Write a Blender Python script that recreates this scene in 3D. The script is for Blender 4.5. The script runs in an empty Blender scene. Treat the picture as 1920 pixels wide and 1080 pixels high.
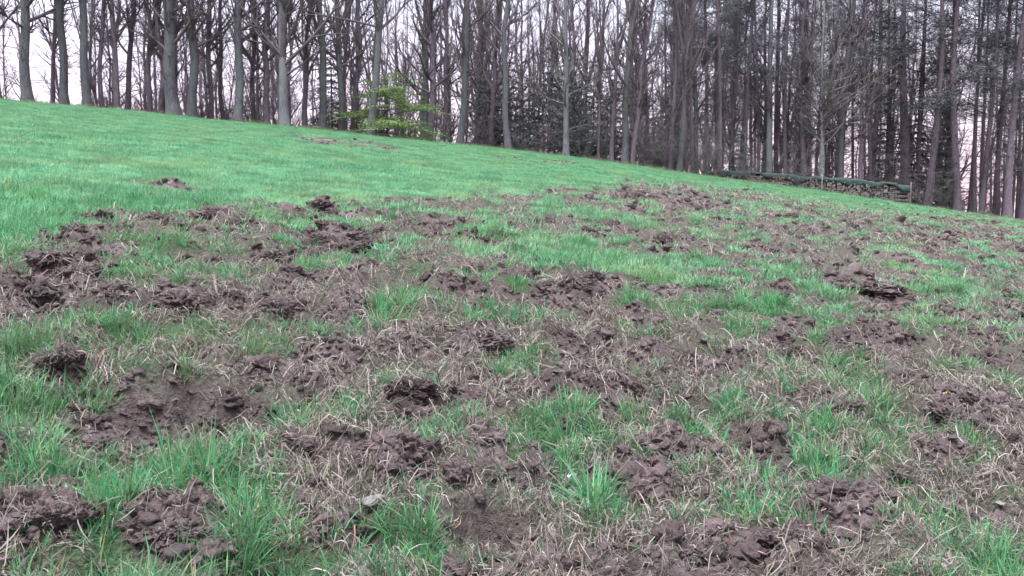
import bpy, math, random
import numpy as np
from mathutils import Vector, Matrix, noise as mnoise

# ------------------------------------------------------------------ camera, sky, sun, exposure
SC = bpy.context.scene
COL = SC.collection
R = math.radians
FPX = 1844.0                      # focal length in photo pixels (1920 wide)
CAM_H = 0.90
PITCH = R(4.0)
cd = bpy.data.cameras.new('camera')
cd.sensor_width = 36.0
cd.lens = FPX / 1920 * 36.0
cd.clip_start = 0.05
cd.clip_end = 3000
cam = bpy.data.objects.new('camera', cd)
cam.location = (0, 0, CAM_H)
cam.rotation_euler = (R(90) - PITCH, 0, 0)
COL.objects.link(cam)
SC.camera = cam

SUN_EL, SUN_AZ = R(72.0), R(-150.0)    # veiled, very soft: the light comes from the open sky over the meadow
w = bpy.data.worlds.new('World')
SC.world = w
w.use_nodes = True
nt = w.node_tree
nt.nodes.clear()
sky = nt.nodes.new('ShaderNodeTexSky')
sky.sky_type = 'NISHITA'
sky.sun_disc = False
sky.sun_elevation = SUN_EL
sky.sun_rotation = SUN_AZ
sky.altitude = 450
sky.air_density = 1.0
sky.dust_density = 4.0
sky.ozone_density = 2.0
# even pale cloud deck in front of that sky, the same in every direction
cloud = nt.nodes.new('ShaderNodeMix')
cloud.data_type = 'RGBA'
cloud.inputs[0].default_value = 0.75
tcw = nt.nodes.new('ShaderNodeTexCoord')
sepw = nt.nodes.new('ShaderNodeSeparateXYZ')
dawn = nt.nodes.new('ShaderNodeValToRGB')       # faint dawn pink low all round the horizon
dawn.color_ramp.elements[0].position = 0.0
dawn.color_ramp.elements[0].color = (0.68, 0.465, 0.555, 1)
dawn.color_ramp.elements[1].position = 0.20
dawn.color_ramp.elements[1].color = (0.56, 0.53, 0.62, 1)
gain = nt.nodes.new('ShaderNodeVectorMath')
gain.operation = 'SCALE'
gain.inputs['Scale'].default_value = 9.8
nt.links.new(tcw.outputs['Generated'], sepw.inputs[0])
nt.links.new(sepw.outputs[2], dawn.inputs[0])
nt.links.new(dawn.outputs[0], gain.inputs[0])
nt.links.new(gain.outputs[0], cloud.inputs[7])
bg = nt.nodes.new('ShaderNodeBackground')
bg.inputs['Strength'].default_value = 0.10
wo = nt.nodes.new('ShaderNodeOutputWorld')
nt.links.new(sky.outputs[0], cloud.inputs[6])
nt.links.new(cloud.outputs[2], bg.inputs[0])
nt.links.new(bg.outputs[0], wo.inputs[0])

sd = bpy.data.lights.new('sun', 'SUN')
sd.energy = 2.6
sd.angle = R(36)
sd.color = (0.94, 0.95, 1.0)
sun = bpy.data.objects.new('sun', sd)
sdir = Vector((math.sin(SUN_AZ) * math.cos(SUN_EL), math.cos(SUN_AZ) * math.cos(SUN_EL), math.sin(SUN_EL)))
sun.rotation_euler = (-sdir).to_track_quat('-Z', 'Y').to_euler()
sun.location = sdir * 200
COL.objects.link(sun)

SC.view_settings.view_transform = 'Standard'
SC.view_settings.look = 'None'
SC.view_settings.gamma = 1.0
SC.view_settings.exposure = 1.55
SC.render.engine = 'CYCLES'
SC.cycles.use_adaptive_sampling = True
SC.cycles.adaptive_threshold = 0.03
SC.cycles.max_bounces = 4
SC.cycles.diffuse_bounces = 2
SC.cycles.transmission_bounces = 3
SC.cycles.transparent_max_bounces = 6

# ------------------------------------------------------------------ small helpers
rng = np.random.default_rng(7)
random.seed(11)

_P = np.random.default_rng(3).permutation(256)
_P = np.concatenate([_P, _P, _P])
_ang = np.random.default_rng(4).random(256) * 2 * np.pi
_GX, _GY = np.cos(_ang), np.sin(_ang)


def pnoise(x, y):
    """2-D gradient noise, about -1..1"""
    x = np.asarray(x, float); y = np.asarray(y, float)
    xi = np.floor(x).astype(int); yi = np.floor(y).astype(int)
    xf = x - xi; yf = y - yi
    xi &= 255; yi &= 255
    u = xf * xf * xf * (xf * (xf * 6 - 15) + 10)
    v = yf * yf * yf * (yf * (yf * 6 - 15) + 10)

    def g(ix, iy, fx, fy):
        h = _P[_P[ix] + iy]
        return _GX[h] * fx + _GY[h] * fy
    n00 = g(xi, yi, xf, yf); n10 = g(xi + 1, yi, xf - 1, yf)
    n01 = g(xi, yi + 1, xf, yf - 1); n11 = g(xi + 1, yi + 1, xf - 1, yf - 1)
    a = n00 + u * (n10 - n00); b = n01 + u * (n11 - n01)
    return 1.5 * (a + v * (b - a))


def fbm(x, y, o=4, lac=2.1, gain=0.5):
    s = 0; a = 1.0; f = 1.0
    for i in range(o):
        s = s + a * pnoise(x * f + 17.3 * i, y * f - 9.1 * i)
        a *= gain; f *= lac
    return s


def sstep(a, b, x):
    t = np.clip((x - a) / (b - a), 0, 1)
    return t * t * (3 - 2 * t)


def mesh_obj(name, verts, faces, mat=None, parent=None, smooth=False, link=True):
    me = bpy.data.meshes.new(name)
    me.from_pydata([tuple(v) for v in verts] if not isinstance(verts, np.ndarray) else verts.tolist(), [], faces)
    if mat:
        me.materials.append(mat)
    if smooth:
        me.polygons.foreach_set('use_smooth', np.ones(len(me.polygons), bool))
    me.update()
    o = bpy.data.objects.new(name, me)
    if link:
        COL.objects.link(o)
    if parent:
        o.parent = parent
    return o


def tag(o, label=None, cat=None, group=None, kind=None):
    if label: o['label'] = label
    if cat: o['category'] = cat
    if group: o['group'] = group
    if kind: o['kind'] = kind
    return o


def empty(name, loc, rot=(0, 0, 0), scale=(1, 1, 1)):
    o = bpy.data.objects.new(name, None)
    o.empty_display_size = 0.2
    o.location = loc
    o.rotation_euler = rot
    o.scale = scale
    COL.objects.link(o)
    return o


# ------------------------------------------------------------------ terrain shape
def crest(X):
    return np.interp(X, [-60, -24, 0, 27, 60], [40, 43, 48, 51.5, 53])


def base(X, Y):
    """the bare hillside: rises ahead, falls to the right, rolls over at the wood"""
    X = np.asarray(X, float); Y = np.asarray(Y, float)
    Xe = 90 * np.tanh(X / 90); Ye = np.where(Y < 0, 25 * np.tanh(Y / 25), Y)
    t = Y - crest(X) + 1.0
    # beyond the crest the ground drops away into the next valley
    tt = np.clip(t, 0, 260)
    roll = 0.26 * (np.sqrt(tt * tt + 9) - 3)
    Yp = np.minimum(Ye, crest(X) + 160)
    z = 0.0885 * Yp - 0.1105 * Xe - 0.00022 * Xe * Xe - roll
    z = z - 0.028 * np.clip(Xe - 2.5, 0, None)
    # a gentle unevenness of the meadow
    z = z + 0.06 * pnoise(X / 6.0, Y / 6.0 + 3) * sstep(4, 14, np.hypot(X, Y))
    return z


def project(X, Y, Z):
    """ground point -> photo pixel, used to lay out what grows where"""
    c, s = math.cos(PITCH), math.sin(PITCH)
    dz = Z - CAM_H
    depth = Y * c - dz * s
    up = Y * s + dz * c
    depth = np.where(depth < 0.05, 0.05, depth)
    return 960 + FPX * X / depth, 540 - FPX * up / depth


def at(px, py):
    """photo pixel -> point on the hillside"""
    c, s = math.cos(PITCH), math.sin(PITCH)
    u = (px - 960) / FPX; v = (540 - py) / FPX
    dx, dy, dz = u, c + v * s, -s + v * c
    ts = np.concatenate([np.linspace(0.8, 12, 1200), np.linspace(12, 75, 1600)])
    g = CAM_H + ts * dz - base(ts * dx, ts * dy)
    k = np.argmax(g < 0)
    if g[k] >= 0:
        k = int(np.argmin(g))
    t = ts[k]
    if k > 0 and g[k - 1] > 0 > g[k]:
        t = ts[k - 1] + (ts[k] - ts[k - 1]) * g[k - 1] / (g[k - 1] - g[k])
    return t * dx, t * dy


def spot(px, py, rx, ry):
    x, y = at(px, py)
    ya = at(px, min(py + ry, 1400))[1]; yb = at(px, py - ry)[1]
    return x, y, max(rx * y / FPX, 0.02), max(abs(yb - ya) / 2, 0.02)


# patches laid out after the photograph: pixel centre, pixel radii
GREEN = [(330, 688, 130, 12), (150, 765, 30, 24), (1000, 470, 70, 26), (1110, 490, 90, 22), (1200, 505, 110, 26), (1380, 575, 120, 24), (1280, 585, 70, 20),
         (735, 580, 52, 34), (330, 905, 105, 55), (110, 890, 110, 60), (160, 985, 110, 40), (1800, 1020, 120, 70),
         (1540, 920, 70, 45), (1660, 770, 60, 40), (660, 770, 50, 35), (575, 795, 50, 45), (850, 835, 90, 45),
         (960, 700, 55, 35), (235, 712, 50, 38), (60, 650, 60, 60), (40, 800, 60, 35), (470, 890, 80, 50),
         (490, 985, 70, 35), (1730, 585, 80, 25), (700, 480, 60, 16), (890, 470, 40, 16), (350, 640, 90, 36),
         (430, 520, 70, 26), (1110, 850, 60, 35), (1140, 935, 70, 35), (1190, 800, 45, 40), (1700, 480, 70, 14),
         (1430, 505, 70, 12), (1450, 470, 60, 10), (800, 905, 40, 50), (1640, 835, 60, 25), (1880, 720, 60, 40),
         (1430, 965, 60, 30), (590, 500, 50, 16), (860, 590, 40, 20), (1090, 560, 50, 14), (1560, 610, 60, 18),
         (1340, 640, 50, 18), (500, 650, 60, 30), (740, 700, 40, 30), (1000, 600, 40, 18), (1430, 390, 70, 8),
         (1560, 385, 90, 8), (1650, 400, 80, 6), (1150, 410, 70, 10), (1020, 400, 70, 10), (900, 410, 60, 10),
         (1300, 440, 50, 9), (1800, 540, 50, 14), (250, 450, 60, 14), (130, 620, 40, 25), (1340, 790, 60, 25),
         (1500, 700, 70, 22), (1790, 860, 60, 30), (1880, 640, 40, 25), (560, 430, 50, 9), (260, 510, 40, 16)]
SOIL = [(320, 782, 172, 66), (420, 770, 80, 40), (230, 790, 70, 40), (112, 712, 45, 38), (95, 520, 60, 34), (70, 560, 75, 26),
        (335, 585, 65, 30), (235, 572, 55, 22), (640, 455, 45, 26), (690, 460, 40, 22), (500, 492, 32, 16),
        (410, 410, 45, 8), (545, 530, 38, 20), (860, 560, 62, 22), (650, 592, 45, 22), (765, 660, 45, 24),
        (895, 660, 65, 30), (1120, 665, 105, 28), (1225, 610, 40, 22), (1060, 552, 70, 16), (1640, 660, 75, 28),
        (1805, 612, 55, 22), (1620, 552, 75, 18), (1875, 562, 28, 12), (1250, 765, 80, 36), (1085, 752, 110, 26),
        (690, 865, 95, 45), (745, 890, 70, 38), (920, 985, 105, 48), (905, 830, 45, 24), (1010, 885, 60, 36),
        (1185, 890, 90, 45), (1265, 852, 80, 34), (1420, 842, 65, 36), (1600, 980, 95, 46), (1310, 1030, 120, 36),
        (100, 968, 75, 26), (315, 972, 85, 34), (1705, 930, 30, 36), (1805, 762, 55, 26), (1745, 832, 60, 26),
        (1850, 812, 50, 22), (1905, 960, 40, 36), (1285, 380, 95, 9), (1200, 372, 60, 8), (1450, 470, 55, 8),
        (1690, 492, 40, 9), (300, 350, 45, 5), (600, 395, 30, 8), (720, 405, 50, 8), (640, 410, 40, 8),
        (190, 410, 28, 7), (215, 465, 40, 10), (90, 450, 22, 8), (560, 590, 40, 20), (1110, 535, 50, 12),
        (1480, 650, 60, 18), (1330, 560, 50, 12), (1240, 545, 50, 10), (1560, 450, 60, 8), (1760, 440, 60, 8),
        (1850, 430, 60, 7), (1400, 425, 60, 7), (940, 430, 50, 8), (810, 430, 50, 9), (1800, 500, 40, 9),
        (10, 620, 26, 24), (650, 690, 26, 26), (1470, 615, 50, 14), (1540, 770, 60, 26), (1330, 700, 50, 20),
        (590, 1000, 60, 26), (1480, 885, 40, 26), (790, 770, 40, 20)]
FAINT = [(640, 268, 110, 9), (1050, 304, 40, 4), (30, 340, 14, 5), (650, 372, 12, 6), (835, 376, 14, 6), (980, 300, 50, 4),
         (1500, 350, 60, 4), (360, 356, 40, 4)]
# hollows (negative) and heaps (positive), metres
RELIEF = [(325, 790, 185, 70, -0.13), (915, 985, 110, 52, -0.12), (1120, 672, 100, 26, -0.11),
          (1225, 617, 34, 18, -0.11), (1600, 985, 80, 36, 0.09), (112, 705, 40, 30, 0.10), (90, 560, 80, 22, -0.10),
          (95, 500, 50, 16, 0.10), (690, 850, 70, 26, 0.08), (1100, 748, 110, 20, 0.09), (890, 650, 60, 20, 0.09),
          (640, 440, 45, 16, 0.10), (860, 548, 60, 14, 0.10), (1640, 650, 75, 16, 0.07), (1260, 845, 70, 22, 0.08),
          (760, 650, 40, 16, 0.08), (330, 570, 55, 16, 0.10), (650, 585, 40, 12, 0.07), (1805, 604, 50, 14, 0.08),
          (700, 1005, 60, 28, -0.10), (1290, 765, 70, 24, -0.10), (1620, 545, 75, 12, 0.08), (1310, 1040, 110, 30, 0.07),
          (500, 485, 30, 10, 0.10), (410, 406, 40, 6, 0.12), (690, 475, 40, 10, -0.10), (1740, 790, 120, 26, -0.06),
          (600, 395, 26, 8, 0.12), (1060, 545, 60, 9, 0.07), (330, 965, 80, 22, 0.06), (100, 962, 70, 18, 0.07),
          (1085, 800, 50, 26, 0.08), (770, 750, 60, 20, 0.07), (235, 690, 60, 22, 0.05), (1350, 720, 60, 16, 0.06)]
GREEN_W = [spot(*g) for g in GREEN]
SOIL_W = [spot(*g) for g in SOIL]
FAINT_W = [spot(*g) for g in FAINT]
RELIEF_W = [spot(*g[:4]) + (g[4],) for g in RELIEF]
_edge_px = np.array([(-900, 560), (-200, 500), (0, 470), (200, 405), (400, 388), (500, 372), (620, 380), (850, 368), (1000, 358),
                     (1180, 340), (1350, 348), (1500, 362), (1650, 380), (1760, 388), (1920, 392), (2600, 420)], float)


def fields(X, Y):
    """rooted-up mask, soil, green and relief at ground points"""
    X = np.asarray(X, float); Y = np.asarray(Y, float)
    Z = base(X, Y)
    r = np.hypot(X, Y)
    px, py = project(X, Y, Z)
    front = Y > 0.3
    px = np.where(front, px, 960); py = np.where(front, py, 1400)
    ey = np.interp(px, _edge_px[:, 0], _edge_px[:, 1])
    # rooted area: below that line on the slope, ragged edge (about a metre)
    d = (py - ey) / np.clip((py - 250) * 0.22, 6, 60)
    wob = fbm(X / 1.3, Y / 1.3, 3)
    M = sstep(-0.2, 0.75, d + 0.55 * wob)
    # ellipse patches
    ex = 0.30 * fbm(X / 0.22 + 5, Y / 0.22, 3)
    S = np.zeros_like(X); G = np.zeros_like(X); F = np.zeros_like(X)
    for arr, lst in ((S, SOIL_W), (G, GREEN_W), (F, FAINT_W)):
        for (cx, cy, rx, ry) in lst:
            m = (np.abs(X - cx) < 2 * rx) & (np.abs(Y - cy) < 2 * ry)
            if m.any():
                q = np.hypot((X[m] - cx) / rx, (Y[m] - cy) / ry) + ex[m]
                arr[m] = np.maximum(arr[m], 1 - sstep(0.65, 1.25, q))
    nz = fbm(X / 0.45 + 31, Y / 0.45 - 12, 4)
    nz2 = fbm(X / 0.9 - 11, Y / 0.9 + 40, 3)
    soil = np.clip(M * sstep(-0.10, 0.45, nz - 0.08), 0, 1)
    soil = np.maximum(soil * 0.85 * (1 - G), S * (0.85 + 0.15 * np.clip(nz, -1, 1)))
    soil = np.maximum(soil, F * 0.25 * sstep(-0.3, 0.5, nz))
    pat = nz2 * 0.8 - 0.45 * nz + 0.45 * fbm(X / 0.28 + 71, Y / 0.28 - 33, 2)
    pat = pat - 0.17 * sstep(5, 11, r)
    green = np.maximum((1 - M) * (1 - 0.85 * F), M * (0.12 + 0.84 * sstep(-0.04, 0.42, pat)))
    green = np.maximum(green, G * (0.55 + 0.45 * sstep(-0.4, 0.2, pat)))
    green = green * (1 - 0.93 * np.clip(S * 1.1, 0, 1))
    M = np.maximum(M, np.maximum(S, 0))
    # relief
    k = M * (1 - 0.55 * G)
    h = k * (0.060 * fbm(X / 0.55, Y / 0.55, 2) + 0.070 * pnoise(X / 0.24 + 3, Y / 0.24))
    h = h + k * (0.042 * pnoise(X / 0.11, Y / 0.11 + 8)) * (1 - 0.9 * sstep(8, 20, r))
    h = h + k * (0.022 * (np.abs(pnoise(X / 0.055 + 2, Y / 0.055)) - 0.3) + 0.014 * (np.abs(pnoise(X / 0.027, Y / 0.027)) - 0.3)) * (1 - sstep(4, 11, r))
    sk = np.clip(soil * 1.3, 0, 1)
    h = h + sk * (0.020 * pnoise(X / 0.10 + 9, Y / 0.09) + 0.034 * (np.abs(pnoise(X / 0.062, Y / 0.062)) - 0.3) + 0.026 * (np.abs(pnoise(X / 0.034 + 4, Y / 0.034)) - 0.3)
                  + 0.014 * (np.abs(pnoise(X / 0.019, Y / 0.019 + 6)) - 0.3)) * (1 - sstep(4, 11, r))
    for (cx, cy, rx, ry, a) in RELIEF_W:
        m = (np.abs(X - cx) < 2.4 * rx) & (np.abs(Y - cy) < 2.4 * ry)
        if m.any():
            q = np.hypot((X[m] - cx) / rx, (Y[m] - cy) / ry) + 0.8 * ex[m]
            if a > 0:
                h[m] += 0.5 * a * (1 - sstep(0.45, 1.15, q))
            else:
                t = np.clip((Y[m] - cy) / ry, -1, 1) * 0.5 + 0.5
                w_ = 1 - sstep(0.30 + 0.30 * t, 1.16, q)
                h[m] = h[m] * (1 - 0.35 * w_) - 0.02 * w_ + 1.15 * a * (0.3 + 0.7 * t) * w_
    # far meadow: patchy stand height
    return dict(M=M, soil=np.clip(soil, 0, 1), green=np.clip(green, 0, 1), z=Z + h, px=px, py=py, r=r, nz=nz, nz2=nz2)


# ------------------------------------------------------------------ materials
def new_mat(name):
    m = bpy.data.materials.new(name)
    m.use_nodes = True
    n = m.node_tree
    n.nodes.clear()
    out = n.nodes.new('ShaderNodeOutputMaterial')
    return m, n, out


def N(n, typ, **kw):
    x = n.nodes.new(typ)
    for k, v in kw.items():
        setattr(x, k, v)
    return x


def ramp(n, stops, fac):
    r_ = n.nodes.new('ShaderNodeValToRGB')
    el = r_.color_ramp.elements
    while len(el) < len(stops):
        el.new(0.5)
    for e, (p, c) in zip(el, stops):
        e.position = p
        e.color = (*c, 1) if len(c) == 3 else c
    n.links.new(fac, r_.inputs[0])
    return r_.outputs[0]


def noise_tex(n, scale, detail=4, rough=0.55, vec=None, dist=0.0):
    t = N(n, 'ShaderNodeTexNoise')
    t.inputs['Scale'].default_value = scale
    t.inputs['Detail'].default_value = detail
    t.inputs['Roughness'].default_value = rough
    t.inputs['Distortion'].default_value = dist
    if vec is not None:
        n.links.new(vec, t.inputs['Vector'])
    return t


def mix_rgb(n, fac, a, b, mode='MIX'):
    m = N(n, 'ShaderNodeMix', data_type='RGBA', blend_type=mode)
    for s, v in ((0, fac), (6, a), (7, b)):
        if isinstance(v, (int, float)):
            m.inputs[s].default_value = v
        elif isinstance(v, tuple):
            m.inputs[s].default_value = (*v, 1)
        else:
            n.links.new(v, m.inputs[s])
    return m.outputs[2]


SOIL_STOPS = [(0.25, (0.045, 0.033, 0.033)), (0.5, (0.110, 0.085, 0.084)), (0.75, (0.215, 0.178, 0.172))]


def mat_ground():
    m, n, out = new_mat('meadow_ground')
    geo = N(n, 'ShaderNodeNewGeometry')
    pos = geo.outputs['Position']
    a = N(n, 'ShaderNodeAttribute', attribute_name='soil')
    g = N(n, 'ShaderNodeAttribute', attribute_name='green')
    lf = N(n, 'ShaderNodeAttribute', attribute_name='wood')
    n1 = noise_tex(n, 9, 3, 0.65, pos)
    n2 = noise_tex(n, 70, 4, 0.65, pos)
    n3 = n2
    fac = mix_rgb(n, 0.5, n1.outputs[0], n2.outputs[0])
    soil = ramp(n, SOIL_STOPS, fac)
    thatch = ramp(n, [(0.3, (0.045, 0.038, 0.032)), (0.55, (0.105, 0.090, 0.075)), (0.8, (0.20, 0.175, 0.15))], n2.outputs[0])
    turf = ramp(n, [(0.3, (0.030, 0.055, 0.026)), (0.7, (0.075, 0.125, 0.055))], n2.outputs[0])
    litter = ramp(n, [(0.3, (0.030, 0.022, 0.017)), (0.6, (0.075, 0.050, 0.034)), (0.8, (0.14, 0.09, 0.06))], n2.outputs[0])
    c = mix_rgb(n, g.outputs['Fac'], thatch, turf)
    damp = noise_tex(n, 1.7, 3, 0.6, pos)
    soil = mix_rgb(n, 1.0, soil, ramp(n, [(0.38, (0.66, 0.62, 0.61)), (0.62, (1.25, 1.22, 1.22))], damp.outputs[0]), 'MULTIPLY')
    c = mix_rgb(n, a.outputs['Fac'], c, soil)
    c = mix_rgb(n, lf.outputs['Fac'], c, litter)
    b = N(n, 'ShaderNodeBsdfPrincipled')
    n.links.new(c, b.inputs['Base Color'])
    b.inputs['Roughness'].default_value = 0.85
    b.inputs['Specular IOR Level'].default_value = 0.25
    bump = N(n, 'ShaderNodeBump')
    bump.inputs['Strength'].default_value = 0.9
    bump.inputs['Distance'].default_value = 0.022
    hh = mix_rgb(n, 0.35, n2.outputs[0], n3.outputs[0])
    n.links.new(hh, bump.inputs['Height'])
    n.links.new(bump.outputs[0], b.inputs['Normal'])
    n.links.new(b.outputs[0], out.inputs[0])
    return m


def mat_clod():
    m, n, out = new_mat('turned_soil')
    tc = N(n, 'ShaderNodeTexCoord')
    oi = N(n, 'ShaderNodeObjectInfo')
    geo = N(n, 'ShaderNodeNewGeometry')
    n1 = noise_tex(n, 14, 3, 0.65, geo.outputs['Position'])
    n2 = noise_tex(n, 95, 4, 0.7, geo.outputs['Position'])
    n3 = n2
    fac = mix_rgb(n, 0.55, n1.outputs[0], n2.outputs[0])
    c = ramp(n, SOIL_STOPS, fac)
    damp = noise_tex(n, 1.7, 3, 0.6, geo.outputs['Position'])
    c = mix_rgb(n, 1.0, c, ramp(n, [(0.38, (0.66, 0.62, 0.61)), (0.62, (1.25, 1.22, 1.22))], damp.outputs[0]), 'MULTIPLY')
    hv = N(n, 'ShaderNodeHueSaturation')
    mr = N(n, 'ShaderNodeMapRange')
    n.links.new(oi.outputs['Random'], mr.inputs[0])
    mr.inputs[3].default_value = 0.75; mr.inputs[4].default_value = 1.3
    n.links.new(mr.outputs[0], hv.inputs['Value'])
    n.links.new(c, hv.inputs['Color'])
    b = N(n, 'ShaderNodeBsdfPrincipled')
    n.links.new(hv.outputs[0], b.inputs['Base Color'])
    b.inputs['Roughness'].default_value = 0.8
    b.inputs['Specular IOR Level'].default_value = 0.3
    bump = N(n, 'ShaderNodeBump')
    bump.inputs['Strength'].default_value = 0.9
    bump.inputs['Distance'].default_value = 0.018
    n.links.new(mix_rgb(n, 0.4, n2.outputs[0], n3.outputs[0]), bump.inputs['Height'])
    n.links.new(bump.outputs[0], b.inputs['Normal'])
    n.links.new(b.outputs[0], out.inputs[0])
    return m


def mat_blade(name, stops, transl=0.35, rough=0.5, val=(0.75, 1.25), patchy=None):
    """grass blades and straw: colour by a per-blade number, brightness by clump"""
    m, n, out = new_mat(name)
    a = N(n, 'ShaderNodeAttribute', attribute_name='tint')
    oi = N(n, 'ShaderNodeObjectInfo')
    c = ramp(n, stops, a.outputs['Fac'])
    if patchy:      # a stand of grass is never one green: drier, paler spots
        geo = N(n, 'ShaderNodeNewGeometry')
        w1 = noise_tex(n, 0.8, 5, 0.7, geo.outputs['Position'])
        c = mix_rgb(n, ramp(n, [(0.44, (0, 0, 0)), (0.70, (0.75, 0.75, 0.75))], w1.outputs[0]), c, patchy)
        w3 = noise_tex(n, 2.3, 4, 0.7, geo.outputs['Position'])
        c = mix_rgb(n, ramp(n, [(0.58, (0, 0, 0)), (0.76, (0.6, 0.6, 0.6))], w3.outputs[0]), c, (0.25, 0.215, 0.14))
        w2 = noise_tex(n, 7.0, 4, 0.7, geo.outputs['Position'])
        c = mix_rgb(n, 1.0, c, ramp(n, [(0.3, (0.50, 0.60, 0.55)), (0.7, (1.35, 1.25, 1.25))], w2.outputs[0]), 'MULTIPLY')
    hv = N(n, 'ShaderNodeHueSaturation')
    mr = N(n, 'ShaderNodeMapRange')
    n.links.new(oi.outputs['Random'], mr.inputs[0])
    mr.inputs[3].default_value = val[0]; mr.inputs[4].default_value = val[1]
    n.links.new(mr.outputs[0], hv.inputs['Value'])
    n.links.new(c, hv.inputs['Color'])
    b = N(n, 'ShaderNodeBsdfPrincipled')
    b.inputs['Roughness'].default_value = rough
    b.inputs['Specular IOR Level'].default_value = 0.35
    n.links.new(hv.outputs[0], b.inputs['Base Color'])
    t = N(n, 'ShaderNodeBsdfTranslucent')
    n.links.new(hv.outputs[0], t.inputs[0])
    mx = N(n, 'ShaderNodeMixShader')
    mx.inputs[0].default_value = transl
    n.links.new(b.outputs[0], mx.inputs[1]); n.links.new(t.outputs[0], mx.inputs[2])
    n.links.new(mx.outputs[0], out.inputs[0])
    return m


def mat_bark(name, dark, mid, light, lichen=None, mottled=False, scale=1.0):
    m, n, out = new_mat(name)
    tc = N(n, 'ShaderNodeTexCoord')
    oi = N(n, 'ShaderNodeObjectInfo')
    mp = N(n, 'ShaderNodeMapping')
    mp.inputs['Scale'].default_value = (1, 1, 0.16)
    n.links.new(tc.outputs['Object'], mp.inputs[0])
    n1 = noise_tex(n, 26 * scale, 5, 0.65, mp.outputs[0])
    n2 = noise_tex(n, 1.3, 4, 0.6, tc.outputs['Object'])
    c = ramp(n, [(0.3, dark), (0.5, mid), (0.72, light)], n1.outputs[0])
    if lichen:
        f = ramp(n, [(0.42, (0, 0, 0)), (0.66, (1, 1, 1))], n2.outputs[0])
        c = mix_rgb(n, f, c, lichen)
    if mottled:
        n4 = noise_tex(n, 7, 3, 0.5, tc.outputs['Object'], 0.6)
        sep = N(n, 'ShaderNodeSeparateXYZ')
        n.links.new(tc.outputs['Object'], sep.inputs[0])
        mrz = N(n, 'ShaderNodeMapRange')
        n.links.new(sep.outputs[2], mrz.inputs[0])
        mrz.inputs[1].default_value = 1.2; mrz.inputs[2].default_value = 2.4
        mrz.inputs[3].default_value = 1; mrz.inputs[4].default_value = 0.25
        f2 = ramp(n, [(0.48, (0, 0, 0)), (0.53, (1, 1, 1))], n4.outputs[0])
        f3 = mix_rgb(n, 1.0, f2, mrz.outputs[0], 'MULTIPLY')
        c = mix_rgb(n, f3, c, (0.48, 0.50, 0.47))
    hv = N(n, 'ShaderNodeHueSaturation')
    mr = N(n, 'ShaderNodeMapRange')
    n.links.new(oi.outputs['Random'], mr.inputs[0])
    mr.inputs[3].default_value = 0.8; mr.inputs[4].default_value = 1.2
    n.links.new(mr.outputs[0], hv.inputs['Value'])
    n.links.new(c, hv.inputs['Color'])
    b = N(n, 'ShaderNodeBsdfPrincipled')
    b.inputs['Roughness'].default_value = 0.85
    b.inputs['Specular IOR Level'].default_value = 0.2
    n.links.new(hv.outputs[0], b.inputs['Base Color'])
    bump = N(n, 'ShaderNodeBump')
    bump.inputs['Strength'].default_value = 0.6
    bump.inputs['Distance'].default_value = 0.03
    n.links.new(n1.outputs[0], bump.inputs['Height'])
    n.links.new(bump.outputs[0], b.inputs['Normal'])
    n.links.new(b.outputs[0], out.inputs[0])
    return m


def mat_noise(name, stops, scale, rough=0.7, bump=0.3, dist=0.01, transl=0.0):
    m, n, out = new_mat(name)
    tc = N(n, 'ShaderNodeTexCoord')
    n1 = noise_tex(n, scale, 5, 0.6, tc.outputs['Object'])
    c = ramp(n, stops, n1.outputs[0])
    b = N(n, 'ShaderNodeBsdfPrincipled')
    b.inputs['Roughness'].default_value = rough
    n.links.new(c, b.inputs['Base Color'])
    bp = N(n, 'ShaderNodeBump')
    bp.inputs['Strength'].default_value = bump
    bp.inputs['Distance'].default_value = dist
    n.links.new(n1.outputs[0], bp.inputs['Height'])
    n.links.new(bp.outputs[0], b.inputs['Normal'])
    n.links.new(b.outputs[0], out.inputs[0])
    return m


M_GROUND = mat_ground()
M_CLOD = mat_clod()
M_GRASS = mat_blade('green_grass', [(0.0, (0.045, 0.170, 0.075)), (0.45, (0.090, 0.335, 0.145)), (0.85, (0.160, 0.450, 0.205)),
                                    (0.955, (0.24, 0.33, 0.12)), (1.0, (0.38, 0.31, 0.14))], 0.4, patchy=(0.16, 0.21, 0.11))
M_MEADOW = mat_blade('meadow_grass', [(0.0, (0.065, 0.220, 0.110)), (0.5, (0.155, 0.450, 0.235)), (0.93, (0.260, 0.580, 0.320)),
                                      (1.0, (0.34, 0.32, 0.18))], 0.4, val=(0.75, 1.25), patchy=(0.29, 0.42, 0.19))
M_STRAW = mat_blade('dead_grass', [(0.0, (0.075, 0.085, 0.050)), (0.15, (0.10, 0.085, 0.070)), (0.40, (0.165, 0.14, 0.12)), (0.75, (0.27, 0.235, 0.205)),
                                   (0.93, (0.42, 0.38, 0.335)), (0.97, (0.12, 0.22, 0.09)), (1.0, (0.36, 0.18, 0.16))], 0.2, 0.6, (1, 1))
M_BARK = mat_bark('grey_bark', (0.060, 0.057, 0.068), (0.112, 0.109, 0.124), (0.19, 0.186, 0.20), (0.120, 0.142, 0.125))
M_BARK_D = mat_bark('dark_bark', (0.090, 0.072, 0.086), (0.150, 0.124, 0.145), (0.215, 0.188, 0.208))
M_BARK_P = mat_bark('pale_bark', (0.075, 0.077, 0.085), (0.14, 0.146, 0.155), (0.22, 0.226, 0.23), (0.17, 0.185, 0.175))
M_BARK_M = mat_bark('mottled_bark', (0.08, 0.08, 0.08), (0.16, 0.165, 0.16), (0.25, 0.255, 0.24), (0.2, 0.22, 0.19), mottled=True)
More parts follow.
